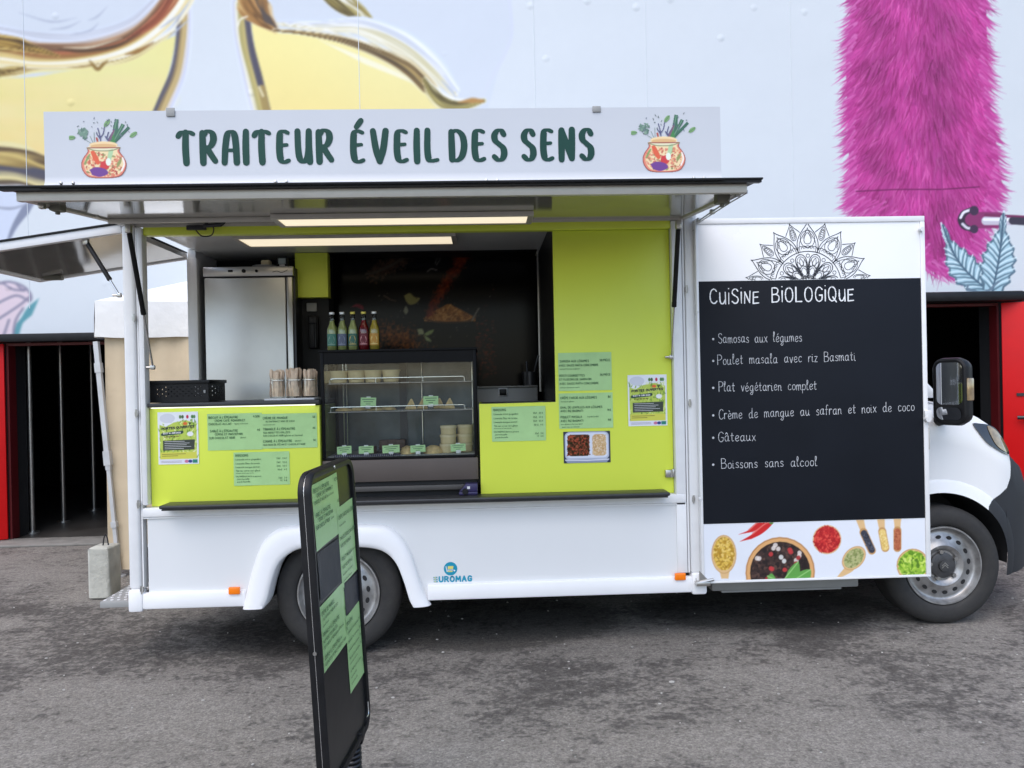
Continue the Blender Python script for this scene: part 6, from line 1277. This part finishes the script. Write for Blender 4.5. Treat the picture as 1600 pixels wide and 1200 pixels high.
MB().box((a.x-.038, .985, ft+.001), (a.x+.038, 1.03, ft+.068), .008).build('housing', 'black', r); MB().box((a.x-.026, .982, ft+.022), (a.x+.022, .9845, ft+.060)).build('display', 'lcd', r); MB().box((a.x-.02, .982, ft+.008), (a.x+.016, .9845, ft+.018)).build('button', 'tray', r)
a = at(416, 409, 1.0); s_ = MB().box((a.x-.032, .98, ft+.014), (a.x+.026, 1.05, ft+.052), .01, 3).build('sponge', 'cream'); tag(s_, 'pale cream sponge lying on a flat dish on the refrigerator', 'sponge')
s_ = MB().lathe([(0, 0), (.075, 0), (.09, .012), (.088, .0125), (.072, .004), (0, .004)], (a.x-.01, 1.02, ft+.0005), seg=24).build('dish', 'grey'); tag(s_, 'flat grey dish under the sponge on the refrigerator', 'dish')
# ---- cooker at the back right
a, b = at(744, 604, .95), at(836, 640, .95)
r = thing('cooker', 'stainless steel cooker with a black knob under the dark wall picture', 'cooker', ((a.x+b.x)/2, .95, .6))
MB().box((a.x-.02, .95, .602), (b.x+.02, 1.33, a.z-.012), .004).build('body', 'dullsteel', r); MB().box((a.x-.02, .93, a.z-.011), (b.x+.02, 1.335, a.z), .003).build('worktop', 'dullsteel', r)
c_ = at(786, 612, .93); MB().box((c_.x-.032, .938, c_.z-.032), (c_.x+.032, .949, c_.z+.026), .003).build('knob_plate', 'tray', r); MB().box((c_.x-.024, .925, c_.z-.024), (c_.x+.024, .9375, c_.z+.018), .004).build('knob', 'black', r)
a = at(852, 585, .7)
r = thing('utensil_pot', 'black utensil pot with a leaning handle beside the right lime panel', 'utensil pot', (x865-.10, .85, at(800, 604, .95).z))
zt_ = at(800, 604, .95).z; xq = x865-.085
MB().lathe([(0, .002), (.05, .002), (.055, .10), (.052, .10), (.047, .008), (0, .008)], (xq, 1.0, zt_), seg=22).build('pot', 'dark_metal', r); MB().tube([(xq+.01, 1.0, zt_+.02), (xq+.06, .98, zt_+.21)], .008, 8).tube([(xq-.01, 1.0, zt_+.02), (xq-.02, 1.02, zt_+.17)], .007, 8).build('handle', 'dark_metal', r)
# small dark blue gadget at the case's foot
a = at(731, 760, .0); r = thing('card_reader', 'small dark blue hand scanner lying at the foot of the display case', 'card reader', (a.x, 0, OZ0+.026))
zz = OZ0+.0265
MB().box((a.x-.05, -.02, zz), (a.x+.055, .045, zz+.018), .006).prism([(a.x-.045, zz+.018), (a.x+.055, zz+.018), (a.x+.055, zz+.062), (a.x-.01, zz+.062)], -.015, .04, .005).build('housing', 'bluebox', r)
MB().box((a.x-.004, -.018, zz+.034), (a.x+.012, -.0152, zz+.048)).build('button', 'tray', r); MB().lathe([(0, .012), (.016, .012), (.018, 0)], (a.x-.015, -.018, zz+.02), 'Y', 16).build('dial', 'black', r)

# ---- taped paper
def sheet_mesh(fr_, w, h, name, curl=.004, seed=0):
    o, ux, uy, n = fr_; m_ = MB(); rnd = random.Random(seed); ph = rnd.uniform(0, 6)
    def P(i, j):
        s_, t = i/8, j/6; e = max(abs(s_-.5), abs(t-.5))*2
        return o+ux*(w*s_)+uy*(h*t)+n*(curl*max(0, e-.75)*2*(.5+.5*math.sin(ph+s_*5+t*4))+.0006*math.sin(s_*9+ph))
    m_.grid([[P(i, j) for i in range(9)] for j in range(7)]); return m_
YP = .0285
def menu(px0, py0, px1, py1, lines, lb, Y=YP, fr_=None, size=None, h0=.0118, cat='menu sheet', name='menu_sheet', grp='green paper menus'):
    if fr_ is None:
        p0, p1 = at(px0, py1, Y), at(px1, py0, Y); w, h = p1.x-p0.x, p1.z-p0.z; fr_ = frame((p0.x, Y-.001, p0.z))
    else: w, h = size
    s_ = sheet_mesh(fr_, w, h, name, .003, int(px0)).build(name, 'sheet', None, fix=False); tag(s_, lb, cat, grp)
    t = MB(); o, ux, uy, n = fr_
    for k, (txt, fx, fy, sc, al) in enumerate(lines):
        hh_ = h0*sc; st_, tw = text_strokes(txt, hh_, gap=2.6, k=3); lim = w*.94-w*fx if al == 'l' else w
        sq = min(1, lim/tw) if al == 'l' else 1
        x0 = w*fx if al == 'l' else w*fx-tw
        for i, q_ in enumerate(st_): t.ribbon([(x0+p[0]*sq, h*(1-fy)-hh_/2+p[1]) for p in q_], hh_*(.17 if sc > .8 else .16), fr_, .0038+(i % 10)*.00003, caps=False)
    tp = t.build('print', 'sheetink', s_, fix=False); return s_
L, Rr = 'l', 'r'
A_ = [("BISCUIT À L'ÉPEAUTRE", .03, .10, 1, L), ("4,50€", .96, .09, .95, Rr), ("CRÈME CAFÉ, ROMARIN ET", .14, .19, .9, L), ("CHOCOLAT AU LAIT", .03, .28, .9, L), ("(gluten et lactose)", .50, .28, .55, L), ("SABLÉ À L'ÉPEAUTRE", .05, .47, 1, L), ("4€", .96, .46, .95, Rr), ("CERISE ET MASSEPAIN", .14, .56, .95, L), ("SUR CHOCOLAT NOIR", .03, .66, .95, L), ("(gluten)", .60, .66, .55, L)]
B_ = [("CRÈME DE MANGUE", .03, .12, 1, L), ("5€", .97, .11, .95, Rr), ("AU SAFRAN ET NOIX DE COCO", .08, .22, .75, L), ("(contient lactose)", .04, .31, .5, L), ("TRIANGLE À L'ÉPEAUTRE", .03, .44, 1, L), ("4€", .97, .43, .95, Rr), ("AUX NOISETTES GRILLÉES", .03, .54, .8, L), ("SUR CHOCOLAT NOIR (gluten et lactose)", .03, .63, .75, L), ("COOKIE À L'ÉPEAUTRE", .03, .79, 1, L), ("(gluten)", .60, .79, .6, L), ("3€", .97, .78, .95, Rr), ("AUX NOIX DE PÉCAN ET CHOCOLAT NOIR", .03, .89, .8, L)]
C_ = [("BOISSONS", .04, .09, 1, L), ("Limonade citron gingembre", .04, .21, .72, L), ("33cl   3,5 €", .95, .20, .72, Rr), ("Limonade fleur de sureau", .04, .33, .72, L), ("33cl   3,5 €", .95, .32, .72, Rr), ("Limonade mangue passion", .04, .44, .72, L), ("33cl   3,5 €", .95, .43, .72, Rr), ("Thé noir citron vert glacé", .04, .55, .72, L), ("50 cl   4 €", .95, .54, .72, Rr), ("infusion maison, peu sucrée", .04, .62, .5, L), ("EAU MINÉRALE plate ou gazeuse", .04, .72, .6, L), ("petite bouteille", .06, .80, .6, L), ("33cl   2 €", .95, .79, .72, Rr), ("grande bouteille", .06, .88, .6, L), ("1 l   4 €", .95, .87, .72, Rr)]
E_ = [("SAMOSA AUX LÉGUMES", .03, .22, 1, L), ("3€/PIÈCE", .97, .21, .95, Rr), ("AVEC SAUCE RAÏTA CONCOMBRE", .02, .33, .95, L), ("contient lactose et gluten", .03, .42, .6, L), ("RÖSTI COURGETTES", .02, .60, 1, L), ("3€/PIÈCE", .97, .59, .95, Rr), ("ET FLOCONS DE SARRASIN", .02, .70, .95, L), ("AVEC SAUCE RAÏTA CONCOMBRE", .02, .81, .95, L), ("contient lactose et oeufs", .03, .91, .6, L)]
F_ = [("CRÊPE FARCIE AUX LÉGUMES", .03, .13, 1, L), ("8€", .96, .12, .95, Rr), ("lactose et gluten", .04, .23, .6, L), ("DHAL DE LENTILLES AUX LÉGUMES", .03, .40, .95, L), ("AVEC RIZ BASMATI", .03, .50, .95, L), ("14€", .96, .49, .95, Rr), ("POULET MASALA", .03, .67, 1, L), ("(viande locale)", .52, .67, .6, L), ("AVEC RIZ BASMATI", .03, .78, .95, L), ("16€", .96, .77, .95, Rr), ("sans gluten ni lactose, épicé", .03, .87, .6, L), ("piment doux sur demande", .05, .95, .55, L)]
menu(325, 645, 409, 704, A_, 'green menu sheet of biscuits priced 4,50€, below the refrigerator')
menu(409.5, 645, 495, 701, B_, 'green menu sheet headed crème de mangue, below the cutlery jars')
menu(366, 705, 452, 759, C_, 'green drinks sheet below the biscuit sheet on the left lime panel')
menu(769, 634, 852, 690, C_, 'green drinks sheet on the low lime panel right of the display case')
menu(873, 550, 955, 611, E_, 'green menu sheet headed samosa on the tall lime panel')
menu(874, 613, 957, 670, F_, 'green menu sheet headed crêpe, above the food photo')
# food photo
p0, p1 = at(881, 724, YP), at(953, 673, YP); w, h = p1.x-p0.x, p1.z-p0.z
fc = Canvas(0, w, 0, h, .0022, (60, 66, 78)); S2 = lambda pts: [(x*w, y*h) for x, y in pts]
def rr2(x0, y0, x1, y1, r_): return [(cx+sx*r_*.8*math.cos(a), cy+sy*0+r_*math.sin(a)) for cx, cy, a0, sx, sy in ((x1-r_, y1-r_, 0, 1, 1), (x0+r_, y1-r_, 90, 1, 1), (x0+r_, y0+r_, 180, 1, 1), (x1-r_, y0+r_, 270, 1, 1)) for a in [R(a0+k*18) for k in range(6)]]
fc.poly(S2(rr2(.0, .10, 1., .99, .14)), (190, 196, 214)); fc.poly(S2(rr2(.03, .16, .97, .95, .12)), (222, 226, 238)); fc.poly(S2([(.08, .0), (.92, .0), (.98, .12), (.02, .12)]), (150, 158, 180)); fc.stroke(S2([(.04, .10), (.5, .08), (.96, .10)]), .006, (226, 228, 238))
fc.poly(S2(rr2(.07, .22, .57, .90, .1)), (84, 54, 40)); fc.poly(S2(rr2(.60, .22, .93, .90, .1)), (206, 168, 120)); 
for i in range(520):
    x, y = random.uniform(.09, .55), random.uniform(.25, .87); fc.ell(x*w, y*h, random.uniform(.003, .009), random.uniform(.002, .006), random.choice([(54, 34, 26), (120, 58, 40), (150, 76, 52), (70, 52, 34), (168, 94, 66), (44, 46, 28), (190, 80, 56)]), .8, random.random()*3)
for i in range(420):
    x, y = random.uniform(.62, .91), random.uniform(.25, .87); fc.ell(x*w, y*h, random.uniform(.002, .006), .0018, random.choice([(226, 192, 146), (190, 146, 98), (236, 214, 180), (210, 172, 120), (238, 228, 214)]), .8, random.random()*3)
s_ = fc.mesh('food_photo', frame((p0.x, YP-.0012, p0.z)), 'printgloss'); tag(s_, 'photo print of a divided tray with masala and rice, taped under the menus', 'photo print')
# open day posters
def poster(px0, py0, px1, py1, lb, seed):
    p0, p1 = at(px0, py1, YP), at(px1, py0, YP); w, h = p1.x-p0.x, p1.z-p0.z; rn = random.Random(seed); c = Canvas(0, w, 0, h, .0023, (236, 238, 244)); q = lambda pts: [(x*w, y*h) for x, y in pts]
    c.poly(q([(.04, .10), (.96, .10), (.96, .78), (.7, .84), (.4, .80), (.2, .72), (.04, .76)]), (190, 208, 88))
    for i in range(150):
        x, y = rn.uniform(.04, .96), rn.uniform(.12, .84); a_ = rn.uniform(.5, 2.6); l_ = rn.uniform(.03, .10); c.stroke([(x*w, y*h), ((x+l_*math.cos(a_))*w, (y+l_*math.sin(a_))*h)], [.007, .001], rn.choice([(120, 160, 50), (214, 226, 130), (150, 184, 66), (90, 130, 50), (236, 240, 190)]), .8)
    c.ell(.24*w, .88*h, .19*w, .09*h, (214, 216, 226)); c.poly(q([(.5, .86), (.97, .86), (.97, .97), (.5, .97)]), (238, 240, 244))
    for x, cl in ((.56, (84, 120, 60)), (.62, (64, 96, 60)), (.74, (196, 30, 70)), (.86, (70, 120, 60)), (.91, (90, 140, 80))): c.ell(x*w, .905*h, .03*w, .035*h, cl)
    c.ell(.68*w, .775*h, .055*w, .03*h, (230, 110, 50)); c.poly(q([(.76, .80), (.84, .79), (.79, .74)]), (40, 60, 44))
    c.poly(q([(.07, .57), (.10, .60), (.62, .645), (.64, .61), (.60, .58), (.1, .545)]), (38, 66, 62)); c.ell(.80*w, .575*h, .08*w, .045*h, (240, 240, 240))
    c.poly(q([(.12, .265), (.90, .275), (.91, .47), (.12, .455)]), (58, 66, 58)); c.poly(q([(.05, .10), (.95, .10), (.95, .23), (.05, .23)]), (214, 212, 84)); c.poly(q([(.03, .015), (.97, .015), (.97, .095), (.03, .095)]), (226, 226, 240))
    c.ell(.70*w, .052*h, .05*w, .03*h, (206, 120, 150)); c.ell(.79*w, .052*h, .05*w, .03*h, (40, 60, 130)); c.poly(q([(.85, .02), (.97, .02), (.97, .085), (.85, .085)]), (40, 128, 110))
    r = c.mesh('poster', frame((p0.x, YP-.0012, p0.z)), 'print'); tag(r, lb, 'poster', 'open day posters')
    f2 = frame((p0.x, YP-.0014, p0.z)); t = MB(); write(t, 'PORTES OUVERTES', f2, .10*w, .665*h, .030*h*1.25, .0036, off=.0008, width=.80*w, k=3, slope=.06); t.build('poster_title', 'ink', r, fix=False)
    t = MB(); write(t, '13 ET 14 JUIN 2026', f2, .13*w, .578*h, .024*h, .0022, off=.0008, width=.44*w, k=3, slope=.05)
    for k, n_ in enumerate((.5, .62, .55, .66, .48)): t.ribbon([(.16*w, (.435-.034*k)*h), ((.16+n_)*w, (.437-.034*k)*h)], .0018, f2, .0008, caps=False)
    t.build('poster_print', 'tealwhite', r, fix=False)
    t = MB(); write(t, 'À PARTIR DE 10H', f2, .16*w, .515*h, .018*h, .002, off=.0008, width=.36*w, k=3, slope=.05)
    for k, n_ in enumerate((.74, .5)): t.ribbon([(.09*w, (.195-.035*k)*h), ((.09+n_*.8)*w, (.197-.035*k)*h)], .0024, f2, .0008, caps=False)
    for k in range(2): t.ribbon([(.07*w, (.062-.024*k)*h), (.58*w, (.062-.024*k)*h)], .0013, f2, .0008, caps=False)
    t.build('poster_print', mat('poster brown print', hexl(110, 84, 40), .6), r, fix=False)
poster(248, 643, 309, 726, 'open day poster on the left lime panel under the crate', 3)
poster(982, 585, 1041, 666, 'open day poster on the tall lime panel near the right post', 4)

# ================================================================ PAVEMENT SIGN in the foreground
pA, pB = at(479, 737, -4.3+2.33), at(549, 718, -4.3+2.83)        # upper near corner, upper far corner
hdir = Vector((pB.x-pA.x, pB.y-pA.y, 0)); SW = hdir.length; hdir.normalize(); lean = Vector((.046, .006, -1)).normalized()
up_ = -lean; ux = (hdir-up_*hdir.dot(up_)).normalized(); nn = ux.cross(up_).normalized()
if nn.x < 0: nn = -nn
SH = .985; O = Vector((pA.x, pA.y, (pA.z+pB.z)/2))-up_*SH
SM = Matrix(((ux.x, nn.x*-1, up_.x, O.x), (ux.y, nn.y*-1, up_.y, O.y), (ux.z, nn.z*-1, up_.z, O.z), (0, 0, 0, 1)))     # local x along, y backwards from the face, z up
sg = thing('pavement_sign', 'black rounded pavement sign on a sprung post with green menu sheets', 'pavement sign', (O.x+ux.x*SW/2, O.y+ux.y*SW/2, 0))
rin = rrect(SW-.040, SH-.044, .045); rout = rrect(SW, SH, .065)
def ring(mb, A, B, flip=False):
    n = len(A)
    for i in range(n): mb.bm.faces.new([mb.bm.verts.new(p) for p in (A[i], A[(i+1) % n], B[(i+1) % n], B[i])])
def lay(P, y, s_=1.): return [Vector((SW/2+x*s_, y, SH/2+z*s_)) for x, z in P]
f = MB()
seq = [lay(rin, .006), lay(rin, -.004), lay([(x*1.03, z*1.02) for x, z in rin], -.0075), lay([(x*.985, z*.99) for x, z in rout], -.0075), lay(rout, .0), lay(rout, .013)]
for A, B in zip(seq, seq[1:]): ring(f, A, B)
bmesh.ops.remove_doubles(f.bm, verts=f.bm.verts[:], dist=.0002); f.xf(SM).build('frame', 'black', sg, 40)
f = MB()
seq = [lay(rout, .0155), lay(rout, .029), lay([(x*.985, z*.99) for x, z in rout], .034), lay(rin, .034), lay(rin, .028)]
for A, B in zip(seq, seq[1:]): ring(f, A, B)
bmesh.ops.remove_doubles(f.bm, verts=f.bm.verts[:], dist=.0002); f.xf(SM).build('rear_frame', 'black', sg, 40)
f = MB(); ring(f, lay([(x*.994, z*.996) for x, z in rout], .0132), lay([(x*.994, z*.996) for x, z in rout], .0153)); f.xf(SM).build('edge_strip', 'wire', sg)
f = MB(); f.bm.faces.new([f.bm.verts.new(p) for p in lay(rin, .004)]); f.bm.faces.new([f.bm.verts.new(p) for p in lay(rin, .030)]); f.xf(SM).build('panel', mat('satin black panel', (.010, .011, .012), .32, var=.15, vs=3, bump=.004, bs=3, spec=.35), sg, fix=False)
f = MB().lathe([(0, .004), (.005, .003), (.006, 0)], (SW*.52, -.0075, SH-.011), 'Y', 12).cyl((-.001, .012, SH*.45), (-.005, .012, SH*.45), .006).xf(SM).build('rivet', 'steel', sg)
f = MB(); f.tube(smooth([(SW*.86, -.012, .055), (SW*.90, -.012, .06), (SW*.905, -.012, .10)], 4), .0025, 6); f.xf(SM).build('hook', 'wire', sg)
# paper on the sign
fs_ = lambda x, z: (SM @ Vector((x, .0025, z)), ux.copy(), up_.copy(), nn.copy())
pw, ph_ = .275, .205
gS = 'green menu sheets on the pavement sign'
def on_sign(x, z, lines, lb, tilt=0., w=pw, h=ph_):
    o, a, b, n = fs_(x, z); a2 = (a*math.cos(tilt)+b*math.sin(tilt)); b2 = (b*math.cos(tilt)-a*math.sin(tilt))
    menu(int(x*1000), 0, 0, 0, lines, lb, fr_=(o, a2, b2, n), size=(w, h), grp=gS)
on_sign(.045, SH-.040-.205, A_, 'green menu sheet of biscuits at the top left of the pavement sign', .02)
on_sign(.292, SH-.155-.262, F_, 'green menu sheet high on the right half of the pavement sign', .03, .222, .262)
on_sign(.042, SH-.405-.215, B_, 'green menu sheet halfway down the left side of the pavement sign', .03)
on_sign(.300, SH-.53-.262, C_, 'green drinks sheet lowest on the pavement sign', .02, .215, .262)
def blank(x, z, w, h, lb):
    o = sheet_mesh(fs_(x, z), w, h, 'sleeve', .004, int(x*999)); o = o.build('plastic_sleeve', mat('dark slate sleeve', (.020, .023, .030), .4, var=.2, vs=4, bump=.004, bs=6, spec=.15), None, fix=False); tag(o, lb, 'plastic sleeve')
blank(.050, SH-.400, .232, .148, 'dark glossy empty sleeve on the left of the pavement sign'); blank(.304, SH-.525, .208, .105, 'dark glossy empty sleeve on the right of the pavement sign')
# sprung post and foot
cb_ = SM @ Vector((SW*.78, .046, .0)); spx, spy = cb_.x+.012, cb_.y
h_ = MB(); turns = 11; z0, z1 = .06, cb_.z-.005; pts = [Vector((spx+.024*math.cos(t), spy+.024*math.sin(t), z0+(z1-z0)*t/(turns*2*math.pi))) for t in np.linspace(0, turns*2*math.pi, turns*14)]
h_.tube(pts, .0075, 8); h_.cyl((spx, spy, z0-.02), (spx, spy, z1), .017); h_.build('spring', 'dark_metal', sg, 60)
MB().box((spx-.04, spy-.03, cb_.z-.012), (spx+.04, spy+.03, cb_.z+.03), .006).tube([(spx, spy, cb_.z), SM @ Vector((SW*.78, .046, .25))], .016, 8).build('post_bracket', 'black', sg)
MB().box((spx-.17, spy-.26, -.008), (spx+.15, spy+.10, .04), .02, 3).build('foot', 'black', sg)
